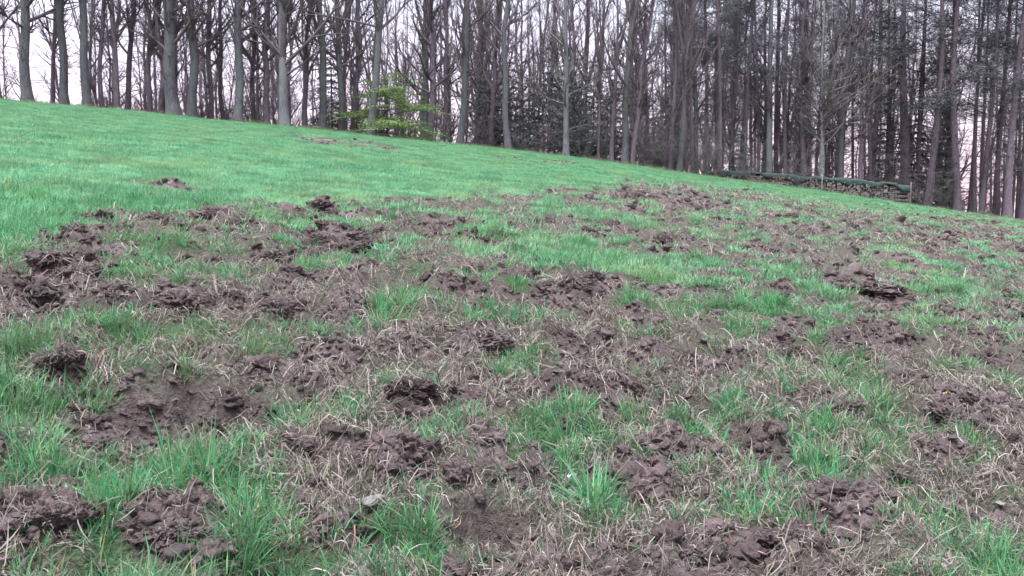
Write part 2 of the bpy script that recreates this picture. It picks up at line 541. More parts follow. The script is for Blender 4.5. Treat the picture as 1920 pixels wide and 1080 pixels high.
M_TWIG = mat_noise('twig_bark', [(0.3, (0.080, 0.064, 0.074)), (0.7, (0.165, 0.140, 0.152))], 3, 0.85, 0)
M_TWIG_P = mat_noise('pale_twig_bark', [(0.3, (0.09, 0.085, 0.08)), (0.7, (0.20, 0.19, 0.18))], 3, 0.85, 0)


# ------------------------------------------------------------------ the ground sheet
def build_ground():
    rr = [0.25, 0.6, 0.95, 1.2]
    r_ = 1.35
    while r_ < 420:
        rr.append(r_)
        if r_ < 4: k = 0.0032
        elif r_ < 6: k = 0.0045
        elif r_ < 16: k = 0.0085
        elif r_ < 62: k = 0.02
        else: k = 0.10
        r_ *= 1 + k
    rr += [600, 1000, 1800]
    rr = np.array(rr)
    fine = np.linspace(R(-36), R(36), 580)
    mid1 = np.linspace(R(-36), R(-75), 40)[1:][::-1]
    mid2 = -mid1[::-1]
    rest = np.linspace(R(75), R(285), 50)[1:-1]
    th = np.concatenate([mid1, fine, mid2, rest])
    nr, nth = len(rr), len(th)
    T, RR = np.meshgrid(th, rr)
    X = (RR * np.sin(T)).ravel(); Y = (RR * np.cos(T)).ravel()
    f = fields(X, Y)
    V = np.stack([X, Y, f['z']], 1)
    c0 = len(V)
    V = np.vstack([V, [[0, 0, float(base(0, 0))]]])
    i = np.arange(nr - 1)[:, None] * nth
    j = np.arange(nth)[None, :]
    jn = (j + 1) % nth
    q = np.stack([i + j, i + jn, i + nth + jn, i + nth + j], -1).reshape(-1, 4)[:, ::-1]
    tri = np.stack([np.full(nth, c0), np.arange(nth), (np.arange(nth) + 1) % nth], 1)[:, ::-1]
    me = bpy.data.meshes.new('ground')
    nv = len(V); nq = len(q); ntri = len(tri)
    me.vertices.add(nv); me.vertices.foreach_set('co', V.ravel())
    me.loops.add(nq * 4 + ntri * 3)
    me.loops.foreach_set('vertex_index', np.concatenate([q.ravel(), tri.ravel()]).astype(np.int32))
    me.polygons.add(nq + ntri)
    me.polygons.foreach_set('loop_start', np.concatenate([np.arange(nq) * 4, nq * 4 + np.arange(ntri) * 3]).astype(np.int32))
    me.polygons.foreach_set('use_smooth', np.ones(nq + ntri, bool))
    me.update(calc_edges=True)
    wood = sstep(-1.2, 1.5, Y - crest(X)) * (f['r'] < 300)
    for nm, arr in (('soil', f['soil']), ('green', f['green']), ('wood', wood)):
        at_ = me.attributes.new(nm, 'FLOAT', 'POINT')
        at_.data.foreach_set('value', np.append(arr, 0).astype(np.float32))
    me.materials.append(M_GROUND)
    o = bpy.data.objects.new('ground', me)
    COL.objects.link(o)
    tag(o, 'grassy hillside meadow rooted up into brown soil, falling to the right', 'ground', kind='structure')
    return o


GROUND = build_ground()


# ------------------------------------------------------------------ mesh collector
class MB:
    def __init__(s):
        s.v = []; s.f = []; s.t = []

    def tube(s, pts, rad, sides, cap=False):
        n0 = len(s.v)
        m = len(pts)
        for k in range(m):
            a = pts[max(k - 1, 0)]; b = pts[min(k + 1, m - 1)]
            d = (b - a)
            if d.length < 1e-6: d = Vector((0, 0, 1))
            d.normalize()
            ref = Vector((1, 0, 0)) if abs(d.x) < 0.8 else Vector((0, 1, 0))
            u = d.cross(ref).normalized(); w_ = d.cross(u)
            for i in range(sides):
                an = 2 * math.pi * i / sides
                s.v.append(pts[k] + (u * math.cos(an) + w_ * math.sin(an)) * rad[k])
        for k in range(m - 1):
            for i in range(sides):
                j = (i + 1) % sides
                s.f.append((n0 + k * sides + i, n0 + k * sides + j, n0 + (k + 1) * sides + j, n0 + (k + 1) * sides + i))
        if cap:
            s.f.append(tuple(n0 + (m - 1) * sides + i for i in range(sides)))
            s.f.append(tuple(n0 + i for i in range(sides))[::-1])

    def obj(s, name, mat, parent=None, smooth=True, link=True):
        o = mesh_obj(name, [v[:] for v in s.v], s.f, mat, parent, smooth, link)
        return o


def rv(a=1.0):
    return Vector((random.uniform(-a, a), random.uniform(-a, a), random.uniform(-a, a)))


def branch(mb, p, d, L, r, lvl, maxlvl, nch, up=0.12, wig=0.16, chl=(0.35, 0.6), a0=0.15):
    n = {1: 6, 2: 4, 3: 3}.get(lvl, 3)
    pts = [p.copy()]; rad = [r]
    dd = d.normalized()
    q = p.copy()
    dirs = [dd.copy()]
    for k in range(n):
        dd = (dd + rv(wig) + Vector((0, 0, up))).normalized()
        q = q + dd * (L / n)
        pts.append(q.copy()); rad.append(r * (1 - 0.82 * (k + 1) / n)); dirs.append(dd.copy())
    mb.tube(pts, rad, {1: 5, 2: 4}.get(lvl, 3))
    if lvl < maxlvl:
        for c in range(nch[lvl - 1]):
            t = random.uniform(a0, 1.0) * n
            k = min(int(t), n - 1); fr = t - k
            pp = pts[k].lerp(pts[k + 1], fr)
            rr_ = (rad[k] + (rad[k + 1] - rad[k]) * fr)
            ax = dirs[k].cross(rv()).normalized()
            ang = random.uniform(0.45, 1.05)
            nd = (Matrix.Rotation(ang, 3, ax) @ dirs[k])
            branch(mb, pp, nd, L * random.uniform(*chl) * (1 - 0.35 * t / n), max(rr_ * 0.65, 0.012 if lvl == 1 else 0.0075), lvl + 1, maxlvl, nch, up, wig * 1.25, chl, a0)


def make_bare(seed, H=20, r0=0.17, fork=None, first=4.0, nprim=20, plen=(1.4, 3.2), spread=(0.5, 1.15), wob=0.12, lean=(0, 0),
              nch=(6, 4), maxlvl=3, bias=None, bark=None, twig=None, rough=0.0):
    """bare broadleaf tree: returns (trunk mesh, crown mesh)"""
    random.seed(seed)
    tb, cb = MB(), MB()
    n = 22
    ph = [random.uniform(0, 6.28) for _ in range(4)]
    pts, rad = [], []
    for k in range(n + 1):
        t = k / n
        z = H * t ** 1.15
        x = lean[0] * t + wob * (math.sin(ph[0] + z * 0.55) - math.sin(ph[0])) * (0.3 + t) + 0.3 * wob * math.sin(ph[2] + z * 1.7)
        y = lean[1] * t + wob * (math.sin(ph[1] + z * 0.5) - math.sin(ph[1])) * (0.3 + t)
        flare = 1 + 0.45 * math.exp(-z / 0.35)
        red = 1.0
        if fork and z > fork: red = 0.72
        pts.append(Vector((x, y, z)))
        rad.append(max(r0 * flare * red * (1 - t) ** 0.75 * (1 + random.uniform(-rough, rough)), 0.012))
    pts.insert(0, pts[0] - Vector((0, 0, 0.6))); rad.insert(0, rad[0] * 1.1)
    tb.tube(pts, rad, 12)
    ptsn = pts[1:]; radn = rad[1:]

    def trunk_at(z):
        for k in range(n):
            if ptsn[k].z <= z <= ptsn[k + 1].z:
                f = (z - ptsn[k].z) / max(ptsn[k + 1].z - ptsn[k].z, 1e-6)
                return ptsn[k].lerp(ptsn[k + 1], f), radn[k] + (radn[k + 1] - radn[k]) * f
        return ptsn[-1], radn[-1]
    if fork:
        for i in range(random.choice((1, 1, 2))):
            p, r = trunk_at(fork - 0.1 + 0.5 * i)
            az = random.uniform(0, 6.28)
            d = Vector((math.cos(az) * 0.32, math.sin(az) * 0.32, 1))
            branch(cb, p - Vector((0, 0, 0.15)), d, (H - fork) * 0.75, r * 1.0, 1, maxlvl, (nch[0] + 5, nch[1]), up=0.14, wig=0.10, chl=(0.16, 0.3), a0=0.2)
    for i in range(nprim):
        t = (i + random.random()) / nprim
        z = first + (H * 0.97 - first) * t ** 1.25
        p, r = trunk_at(z)
        az = random.uniform(0, 6.28)
        el = random.uniform(*spread)
        d = Vector((math.cos(az) * math.sin(el), math.sin(az) * math.sin(el), math.cos(el)))
        if bias:
            d = (d + Vector(bias) * random.uniform(0.2, 1)).normalized()
        L = random.uniform(*plen) * (1 - 0.55 * t)
        branch(cb, p, d, L, min(r * 0.6, 0.020 * L + 0.016), 1, maxlvl, nch)
    for i in range(16):       # thin dead twigs low on the trunk
        p, r = trunk_at(random.uniform(1.0, first + 1.5))
        az = random.uniform(0, 6.28)
        branch(cb, p, Vector((math.cos(az), math.sin(az), random.uniform(-0.1, 0.5))), random.uniform(0.5, 1.7), 0.014, 2, 3, (0, 4), up=0.03, wig=0.2)
    tm = tb.obj('trunk', bark or M_BARK, link=False).data
    cm = cb.obj('crown', twig or M_TWIG, link=False).data
    return tm, cm


def add_dead_stubs(cb, tr, z0, z1, n, L=(0.4, 1.6)):
    for i in range(n):
        z = random.uniform(z0, z1)
        az = random.uniform(0, 6.28)
        d = Vector((math.cos(az), math.sin(az), random.uniform(-0.25, 0.15)))
        branch(cb, Vector((tr(z)[0], tr(z)[1], z)), d, random.uniform(*L), 0.018, 2, 3, (0, 4), up=0.0, wig=0.14)


def clump(v, f, c, rad, n, ln=(0.10, 0.2), w=0.02, flat=0.6):
    """one needle clump: short flat needle bundles spread through a small volume"""
    for _ in range(n):
        d = rv(); d.z *= flat
        if d.length < 1e-3: continue
        p = c + d * rad
        a = (d.normalized() + rv(0.7) + Vector((0, 0, 0.25))).normalized()
        s = a.cross(rv()).normalized() * random.uniform(0.5, 1) * w
        L = random.uniform(*ln)
        k = len(v)
        v += [p - s, p + s, p + a * L]
        f.append((k, k + 1, k + 2))


def make_pine(seed, H=17, r0=0.15, crown0=7.5, nclump=120):
    random.seed(seed)
    tb, cb = MB(), MB()
    ph = random.uniform(0, 6)
    tr = lambda z: (0.12 * math.sin(ph + z * 0.35), 0.12 * math.cos(ph + z * 0.3))
    pts = [Vector((*tr(0), -0.6))] + [Vector((*tr(H * k / 14), H * k / 14)) for k in range(15)]
    rad = [r0 * 1.3] + [r0 * (1 + 0.4 * math.exp(-H * k / 14 / 0.3)) * (1 - k / 14.6) ** 0.7 for k in range(15)]
    tb.tube(pts, rad, 11)
    add_dead_stubs(cb, tr, 1.4, crown0 + 1, 40)
    v, f = [], []
    for i in range(22):
        z = crown0 + (H - crown0) * (i + random.random()) / 22
        az = random.uniform(0, 6.28)
        L = random.uniform(1.3, 2.8) * (1 - 0.6 * (z - crown0) / (H - crown0))
        d = Vector((math.cos(az), math.sin(az), random.uniform(0.0, 0.5))).normalized()
        p = Vector((*tr(z), z))
        branch(cb, p, d, L, 0.035, 1, 2, (4,), up=0.05)
        for c in range(nclump // 22 + 1):
            t = random.uniform(0.35, 1.1)
            clump(v, f, p + d * L * t + rv(0.40), random.uniform(0.28, 0.5), 60, (0.12, 0.26), 0.016, 0.38)
    tm = tb.obj('trunk', M_BARK_D, link=False).data
    cm = cb.obj('branches', M_TWIG, link=False).data
    nm = mesh_obj('crown', [x[:] for x in v], f, M_PINE, link=False).data
    return tm, cm, nm


def make_spruce(seed, H=5.5, spread=1.5, mat=None, horizontal=False, whorl=0.30, start=0.35, dens=1.0, wid=0.018):
    """young conifer with layered, needled boughs"""
    random.seed(seed)
    tb = MB()
    tb.tube([Vector((0, 0, -0.5)), Vector((0, 0, 0)), Vector((0.03, 0.02, H * 0.5)), Vector((0.02, 0, H))], [0.08, 0.07, 0.045, 0.008], 8)
    bb = MB()
    v, f = [], []
    z = start
    while z < H - 0.1:
        t = z / H
        nb = random.randint(5, 7)
        a0 = random.uniform(0, 6.28)
        for i in range(nb):
            az = a0 + 6.283 * i / nb + random.uniform(-0.3, 0.3)
            L = spread * (1 - t ** (1.6 if horizontal else 1.0)) ** 0.8 * random.uniform(0.65, 1.12) + 0.12
            d = Vector((math.cos(az), math.sin(az), random.uniform(-0.25, 0.38) if horizontal else random.uniform(-0.25, 0.1)))
            n = 6
            pts = []
            p = Vector((0.02 * t, 0, z + random.uniform(-0.1, 0.1)))
            for k in range(n + 1):
                s = k / n
                droop = (-0.10 * s * s) if horizontal else (-0.38 * s * s + 0.16 * s ** 4)
                pts.append(p + d * (L * s) + Vector((0, 0, droop * L)) + rv(0.015))
            bb.tube(pts, [0.016 * (1 - 0.8 * k / n) * (0.4 + L / 2) for k in range(n + 1)], 3)
            side = Vector((-d.y, d.x, 0)).normalized()
            m = int(L / 0.10 * dens)
            for j in range(m):
                s = 0.12 + 0.88 * (j + random.random()) / max(m, 1)
                k = min(int(s * n), n - 1)
                q = pts[k].lerp(pts[k + 1], s * n - k)
                for sg in (-1, 1):
                    tl = (0.42 * L * (1.08 - s) + 0.10) * random.uniform(0.6, 1.1)
                    td = (side * sg + d * random.uniform(0.45, 0.9) + Vector((0, 0, random.uniform(-0.25, 0.12)))).normalized()
                    # the twig carries needles: narrow leaf-like strips
                    mm = max(2, int(tl / 0.055))
                    for e in range(mm):
                        pp = q + td * tl * (e + random.random()) / mm
                        nd = (td * random.uniform(0.4, 1.0) + rv(0.75)).normalized()
                        nd.z *= 0.55
                        sd_ = nd.cross(rv()).normalized() * wid
                        kk = len(v)
                        v += [pp - sd_, pp + sd_, pp + nd * random.uniform(0.06, 0.13)]
                        f.append((kk, kk + 1, kk + 2))
        z += whorl * random.uniform(0.8, 1.2) * (1 if not horizontal else 1.25)
    tm = tb.obj('trunk', M_BARK_D, link=False).data
    bm_ = bb.obj('branches', M_TWIG, link=False).data
    nm = mesh_obj('crown', [x[:] for x in v], f, mat, link=False).data
    return tm, bm_, nm


M_PINE = mat_noise('pine_needles', [(0.3, (0.075, 0.085, 0.092)), (0.7, (0.125, 0.138, 0.145))], 1.2, 0.6, 0)
M_SPRUCE = mat_noise('spruce_needles', [(0.3, (0.045, 0.065, 0.060)), (0.7, (0.085, 0.110, 0.098))], 1.2, 0.6, 0)
M_FIR = mat_noise('fresh_fir_needles', [(0.25, (0.075, 0.145, 0.06)), (0.5, (0.145, 0.235, 0.07)), (0.75, (0.24, 0.30, 0.085))], 1.6, 0.6, 0)


def place(name, meshes, part_names, loc, rz=0, tilt=(0, 0), sr=1.0, sz=1.0, label='', cat='tree', group=None):
    rot = (tilt[1], tilt[0], rz)
    e = empty(name, loc, (0, 0, 0), (sr, sr, sz))
    e.rotation_mode = 'XYZ'
    Mt = Matrix.Rotation(tilt[0], 3, 'Y') @ Matrix.Rotation(-tilt[1], 3, 'X') @ Matrix.Rotation(rz, 3, 'Z')
    e.rotation_euler = Mt.to_euler()
    for me, pn in zip(meshes, part_names):
        o = bpy.data.objects.new(pn, me)
        COL.objects.link(o)
        o.parent = e
        if pn == 'branches':
            o['kind'] = 'stuff'
    tag(e, label, cat, group)
    return e


def wood_loc(px, back):
    """stand at photo column px, `back` metres behind the meadow's crest"""
    u = (px - 960) / FPX
    Y = 45.0
    for _ in range(8):
        Y = float(crest(u * Y)) + back
    X = u * Y
    return X, Y, float(base(X, Y))


BV = []   # bare variants
for i in range(6):      # mid-size edge-like trees
    BV.append(make_bare(100 + i, H=19 + i % 3, r0=0.17, fork=(None, 6.0, None, 7.5, 5.0, None)[i], first=3.0 + 0.5 * (i % 3), nprim=34,
                        plen=(1.6, 3.8), wob=0.10 + 0.05 * (i % 3), nch=(7, 5)))
SV = []   # slim forest trees
for i in range(6):
    SV.append(make_bare(200 + i, H=18 + i % 3, r0=0.10, fork=(None, 5.0, 6.5, None, 4.0, None)[i], first=2.6, nprim=28, plen=(1.1, 2.8),
                        spread=(0.35, 1.0), wob=0.14, nch=(7, 5), bark=M_BARK_D))
BP = ('trunk', 'crown')

# front row, after the photograph: column, width px at base, metres behind crest, lean (px drift at top / 200 px), variant, label
FRONT = [
    (8, 11, 1.5, 0.02, 'S1', 'slim dark trunk cut off by the photo edge, first tree of the wood'),
    (60, 19, 0.5, 0.00, 'B0', 'thick grey tree standing free with one bent low limb, sky behind it'),
    (107, 8, 2.5, 0.02, 'S3', 'thin dark trunk between two thick grey trees on the crest'),
    (133, 15, 0.8, -0.05, 'B2', 'grey trunk leaning slightly outward on the bare crest'),
    (170, 15, 0.6, 0.06, 'B5', 'grey trunk bending right higher up, open sky on both sides'),
    (197, 9, 1.5, 0.03, 'S0', 'slim dark trunk forking low beside a bent grey tree'),
    (228, 11, 1.2, 0.02, 'S1', 'slim trunk with a narrow fork at the dark shrubby crest'),
    (245, 10, 2.2, 0.04, 'S5', 'slim straight trunk close behind a forked one on the crest'),
    (286, 10, 2.0, -0.02, 'S4', 'low forked slim trunk left of the thickest trunk pair'),
    (311, 11, 1.4, 0.01, 'S3', 'slim trunk touching the thickest grey trunk of the wood'),
    (330, 24, 0.5, 0.01, 'B3', 'thickest grey trunk of the wood edge, smooth and straight'),
    (365, 17, 0.6, 0.05, 'B1', 'thick grey trunk just right of the thickest one, bent limb high up'),
    (400, 10, 2.4, 0.03, 'S2', 'slim shaded trunk between two thick grey trunks'),
    (423, 9, 3.5, 0.0, 'S0', 'slim shaded trunk set back from the crest line'),
    (452, 16, 0.6, 0.03, 'B4', 'pale grey forked trunk left of the mottled broad oak'),
    (480, 9, 2.8, 0.0, 'S3', 'slim trunk in shade left of the broad forked oak'),
    (507, 12, 1.8, 0.0, 'S5', 'straight dark trunk directly left of the broad forked oak'),
    (577, 10, 2.0, 0.0, 'S1', 'slim upright trunk just right of the broad forked oak'),
    (607, 14, 1.0, 0.03, 'B2', 'straight grey trunk right of the broad forked oak'),
    (644, 12, 1.6, -0.01, 'B0', 'straight trunk at the fringe of the yellow-green young fir'),
    (662, 11, 2.2, 0.05, 'S5', 'slanting trunk behind the yellow-green young fir'),
    (807, 14, 2.6, 0.0, 'S3', 'straight dark trunk rising behind the yellow-green fir'),
    (832, 9, 3.0, 0.02, 'S0', 'thin straight trunk at the far fringe of the yellow-green fir'),
    (864, 13, 0.4, 0.06, 'B3', 'grey forked trunk with its foot in the grass right of the fir'),
    (922, 9, 3.5, 0.0, 'S2', 'thin dark trunk between two grey ones, left of the dark spruces'),
    (951, 12, 0.5, 0.02, 'B5', 'grey trunk at the left fringe of the dark young spruces'),
    (1122, 5, 0.8, 0.02, 'S4', 'very thin sapling stem right of the dark young spruces'),
    (1145, 8, 0.4, 0.01, 'S1', 'slim pale stem first of three close together in the grass'),
    (1170, 12, 0.3, 0.01, 'B1', 'grey trunk in the middle of three close together'),
    (1184, 9, 0.4, 0.13, 'S5', 'slim trunk leaning right, third of three close together'),
    (1213, 7, 1.8, 0.0, 'S0', 'thin upright trunk right of the leaning one'),
    (1255, 9, 0.8, 0.0, 'S3', 'thin dark trunk paired with a grey one below the pine crowns'),
    (1273, 11, 0.5, 0.01, 'B4', 'grey trunk under the first pine crowns, brown thicket at its foot'),
    (1367, 6, 5.8, 0.02, 'S1', 'thin pale stem at the free end of the covered woodpile'),
    (1505, 10, 4.6, -0.01, 'S5', 'straight dark trunk left of the white-flecked tree'),
    (1570, 13, 3.8, 0.05, 'B0', 'grey trunk slanting right just beyond the white-flecked tree'),
]
for (px, wpx, back, ln, var, label) in FRONT:
    x, y, z = wood_loc(px, back)
    v = (BV if var[0] == 'B' else SV)[int(var[1])]
    r0 = 0.17 if var[0] == 'B' else 0.10
    sr = (wpx * y / FPX) / (2 * r0) * 1.05
    place('bare_tree', v, BP, (x, y, z - 0.05), random.uniform(0, 6.28), (ln, 0), sr, random.uniform(0.92, 1.1), label, 'tree', 'bare trees along the wood edge')


# trees with a look of their own ----------------------------------------------------------
def special(px, back, meshes, label, name='bare_tree', tilt=(0, 0), rz=0, sr=1, sz=1):
    x, y, z = wood_loc(px, back)
    return place(name, meshes, BP, (x, y, z - 0.05), rz, tilt, sr, sz, label, 'tree', 'bare trees along the wood edge')


def limb_tree(seed, limbs, **kw):
    """a bare tree plus named heavy limbs given as (height, direction, length, radius)"""
    tm, cm = make_bare(seed, **kw)
    random.seed(seed + 5)
    mb = MB()
    for (h, d, L, r) in limbs:
        branch(mb, Vector((0, 0, h)), Vector(d), L, r, 1, 3, (10, 5), up=0.05, wig=0.12, chl=(0.3, 0.5), a0=0.25)
    vs = np.empty(len(cm.vertices) * 3); cm.vertices.foreach_get('co', vs)
    n0 = len(cm.vertices)
    fs = [tuple(p.vertices) for p in cm.polygons] + [tuple(i + n0 for i in f) for f in mb.f]
    allv = [tuple(a) for a in vs.reshape(-1, 3)] + [v[:] for v in mb.v]
    o = mesh_obj('crown', allv, fs, cm.materials[0], smooth=True, link=False)
    return tm, o.data


special(538, 0.2, limb_tree(301, [(2.9, (0.9, -0.2, 0.75), 5.5, 0.10), (2.4, (1.0, 0.1, 0.42), 4.2, 0.06), (3.2, (-0.7, -0.1, 1), 4.0, 0.08), (3.6, (0.4, 0.5, 1), 5, 0.09)],
                            H=16, r0=0.24, fork=3.4, first=3.2, nprim=22, plen=(2, 4), bark=M_BARK_P, nch=(8, 5)),
        'broad oak with pale mottled trunk forking low into wide limbs')
special(698, -0.6, limb_tree(302, [(5.0, (-1, -0.1, 0.05), 5.0, 0.06), (6.0, (-0.7, -0.2, 0.6), 3.5, 0.05)],
                             H=17, r0=0.19, first=4.5, nprim=20, plen=(1.5, 3.5), bark=M_BARK_P, wob=0.05),
        'pale grey trunk leaning right in front of the yellow-green young fir', tilt=(0.085, 0))
special(1060, 0.1, limb_tree(303, [(2.6, (-1, -0.3, 0.25), 2.6, 0.035), (3.0, (1, -0.3, 0.3), 2.4, 0.03), (1.4, (1, -0.3, 0.05), 1.8, 0.02)],
                             H=17, r0=0.15, first=2.2, nprim=22, bark=M_BARK_P, twig=M_TWIG_P, wob=0.05),
        'pale trunk standing in front of the dark young spruces')
special(1439, 5.2, limb_tree(304, [(5.0, (-1, -0.3, 0.5), 3, 0.04)], H=19, r0=0.21, first=4.0, nprim=20, bark=M_BARK_P, wob=0.04),
        'tall pale trunk rising behind the green tarp of the woodpile')
special(1537, 3.5, limb_tree(305, [(3.6, (1, -0.4, 0.55), 4.6, 0.05), (4.4, (1, -0.3, 0.75), 5.0, 0.05), (3.0, (0.9, -0.4, 0.9), 4.5, 0.05),
                                   (5.0, (0.8, -0.5, 0.3), 4.4, 0.05), (5.8, (1, -0.1, 0.35), 4.6, 0.05), (5.2, (-0.8, -0.2, 0.6), 3.2, 0.04),
                                   (6.4, (0.9, -0.3, 0.1), 4.4, 0.04), (3.8, (0.7, -0.2, 1.3), 4.5, 0.05), (4.8, (-0.5, -0.3, 1.0), 3.5, 0.04)],
                             H=15, r0=0.17, fork=3.2, first=3.0, nprim=26, plen=(2.0, 3.6), bark=M_BARK_M, twig=M_TWIG_P, nch=(9, 6), wob=0.05),
        'white-flecked trunk behind the woodpile with a dense fan of pale twigs')
special(1612, 3.4, limb_tree(306, [], H=18, r0=0.15, fork=4.0, first=4, nprim=18, bark=M_BARK_D),
        'broad dark forked trunk behind the middle of the woodpile')

# pines at the right -------------------------------------------------------------------
PV = [make_pine(400 + i, H=16 + i, r0=0.14, crown0=5.6 + 0.7 * (i % 3)) for i in range(4)]
PP = ('trunk', 'branches', 'crown')
PINES = [(1297, 8, 4, 'dark slim pine behind the grey trunk, first of the pine group'),
         (1320, 9, 6, 'pine with a heavy dark crown left of the woodpile'),
         (1345, 9, 6.4, 'pine trunk just behind the heaped end of the tarp'),
         (1395, 9, 5.8, 'dark pine between the thin stem and the tall pale trunk'),
         (1418, 7, 6, 'thin pine close left of the tall pale trunk'),
         (1470, 9, 5.2, 'pine right of the tall pale trunk, behind the woodpile'),
         (1628, 13, 6.0, 'stout dark pine right of the broad forked trunk'),
         (1655, 8, 7, 'slim pine between two stout dark trunks behind the woodpile'),
         (1684, 20, 4.6, 'stoutest dark pine behind the near end of the woodpile'),
         (1715, 8, 5, 'slim pine just past the near end of the woodpile'),
         (1741, 14, 2.0, 'dark pine standing right of the woodpile end stake'),
         (1765, 8, 5, 'slim pine in the gap beyond the woodpile'),
         (1787, 15, 1.6, 'stout dark pine on brown litter beyond the woodpile'),
         (1824, 9, 2.5, 'slim pine left of the bright gap at the wood corner'),
         (1842, 10, 2.0, 'dark pine bordering the bright gap at the wood corner'),
         (1868, 11, 2.4, 'dark pine right of the bright gap at the wood corner'),
         (1891, 15, 1.2, 'stout dark pine next to last at the right wood corner'),
         (1914, 10, 2.2, 'dark pine at the far right, last trunk of the wood')]
for i, (px, wpx, back, label) in enumerate(PINES):
    x, y, z = wood_loc(px, back)
    sr = (wpx * y / FPX) / 0.28
    place('pine_tree', PV[i % 4], PP, (x, y, z), random.uniform(0, 6.28), (random.uniform(-0.03, 0.03), 0), max(sr, 0.8), 1.0, label, 'tree', 'pines at the right end of the wood')

# young conifers --------------------------------------------------------------------------
YV = [make_spruce(500, 5.6, 1.5, M_SPRUCE, wid=0.03), make_spruce(501, 4.6, 1.3, M_SPRUCE, wid=0.03), make_spruce(502, 6.4, 1.7, M_SPRUCE, wid=0.03)]
for (px, back, k, s, label) in [
        (990, 3.0, 1, 1.0, 'dark young spruce at the left of the spruce thicket'),
        (1028, 2.6, 2, 0.95, 'tallest dark young spruce left of the pale trunk'),
        (1085, 2.2, 0, 1.0, 'dark bushy young spruce right of the pale trunk'),
        (1112, 3.6, 2, 0.95, 'tall dark young spruce at the right of the thicket'),
        (1062, 4.2, 2, 1.0, 'dark young spruce hidden behind the pale trunk'),
        (1222, 3.0, 1, 0.9, 'dark young spruce behind the leaning slim trunk'),
        (625, 4.5, 0, 1.0, 'dark green young spruce behind the left of the yellow-green fir'),
        (910, 4.5, 1, 1.1, 'dark young spruce in the gap right of the forked grey trunk'),
        (1385, 5.0, 1, 0.9, 'small dark spruce low behind the woodpile tarp'),
        (955, 5.0, 2, 1.0, 'dark young spruce behind the grey trunk left of the thicket'),
        (1150, 4.5, 2, 1.0, 'dark young spruce behind the three close trunks'),
        (1250, 5.5, 0, 1.1, 'dark young spruce behind the trunk pair below the pine crowns'),
        (1660, 6.0, 2, 1.1, 'dark young spruce behind the near half of the woodpile'),
        (1760, 4.5, 2, 1.05, 'dark young spruce among the pines beyond the woodpile'),
        (1715, 6.0, 2, 1.1, 'dark young spruce behind the woodpile end stake')]:
    x, y, z = wood_loc(px, back)
    place('young_spruce', YV[k], PP, (x, y, z), random.uniform(0, 6.28), (0, 0), s, s, label, 'spruce', 'dark young spruces in the wood')
x, y, z = wood_loc(728, 0.9)
place('young_fir', make_spruce(510, 3.4, 3.6, M_FIR, True, 0.27, 0.4, 1.2, 0.0155), PP, (x, y, z), 0.6, (0, 0), 1, 1,
      'yellow-green young fir with layered boughs at the wood edge', 'fir')
x, y, z = wood_loc(797, 0.3)
place('fir_seedling', make_spruce(511, 0.9, 0.8, M_FIR, True, 0.2, 0.15, 0.9, 0.014), PP, (x, y, z), 0, (0, 0), 1, 1,
      'small green fir seedling in the grass right of the young fir', 'fir')

# trees deeper in the wood -------------------------------------------------------------------
# landmarks that can be found in the picture, by column, used to say which of the alike trees is meant
MARKS = [(8, 'the first trunk of the wood'), (60, 'the free-standing thick grey tree'), (133, 'the outward-leaning crest trunk'),
         (170, 'the grey trunk bent right'), (228, 'the narrow-forked crest trunk'), (286, 'the low forked slim trunk'),
         (330, 'the thickest grey trunk'), (365, 'the trunk with a bent limb'), (452, 'the pale forked trunk'),
         (538, 'the broad pale oak'), (607, 'the straight trunk past the oak'), (698, 'the leaning pale trunk'),
         (757, 'the yellow-green fir'), (807, 'the straight trunk past the fir'), (864, 'the forked trunk past the fir'),
         (951, 'the grey trunk by the spruces'), (1060, 'the pale trunk before the spruces'), (1122, 'the thin sapling stem'),
         (1170, 'the middle one of three trunks'), (1200, 'the slim leaning trunk'), (1273, 'the grey trunk under pines'),
         (1350, 'the heaped tarp end'), (1439, 'the tall pale trunk'), (1505, 'the dark trunk by the woodpile'),
         (1537, 'the white-flecked tree'), (1612, 'the broad dark forked trunk'), (1684, 'the stoutest dark pine'),
         (1741, 'the pine by the end stake'), (1787, 'the stout pine on litter'), (1850, 'the bright gap'), (1914, 'the last pine')]
ORD = ['first', 'second', 'third', 'fourth', 'fifth', 'sixth', 'seventh', 'eighth', 'ninth', 'tenth', 'eleventh', 'twelfth', 'thirteenth', 'fourteenth',
       'fifteenth', 'sixteenth', 'seventeenth', 'eighteenth', 'nineteenth', 'twentieth']
random.seed(77)
deep = []
tries = 0
while len(deep) < 205 and tries < 9000:
    tries += 1
    px = random.uniform(-120, 2040)
    back = 4 + (24 if px > 1250 else 34) * random.random() ** 0.9
    if px < 300 and random.random() < 0.62: continue
    if 300 < px < 760 and random.random() < 0.30: continue
    if px > 1560 and random.random() < 0.35: continue
    x, y, z = wood_loc(px, back)
    if any((x - a[0]) ** 2 + (y - a[1]) ** 2 < 1.2 for a in deep): continue
    deep.append((x, y, z, px, px > 1240 and random.random() < 0.62))
while len(deep) < 226 and tries < 14000:          # a closer stand of thin trunks in the right half
    tries += 1
    px = random.uniform(1180, 1930)
    x, y, z = wood_loc(px, 6 + 24 * random.random())
    if any((x - a[0]) ** 2 + (y - a[1]) ** 2 < 0.9 for a in deep): continue
    deep.append((x, y, z, px, random.random() < 0.35))
cols = {}
for t_ in sorted(deep, key=lambda q: q[1]):
    mk = min(MARKS, key=lambda q: abs(q[0] - t_[3]))
    key = (mk[1], t_[3] < mk[0], t_[4])
    cols.setdefault(key, []).append(t_)
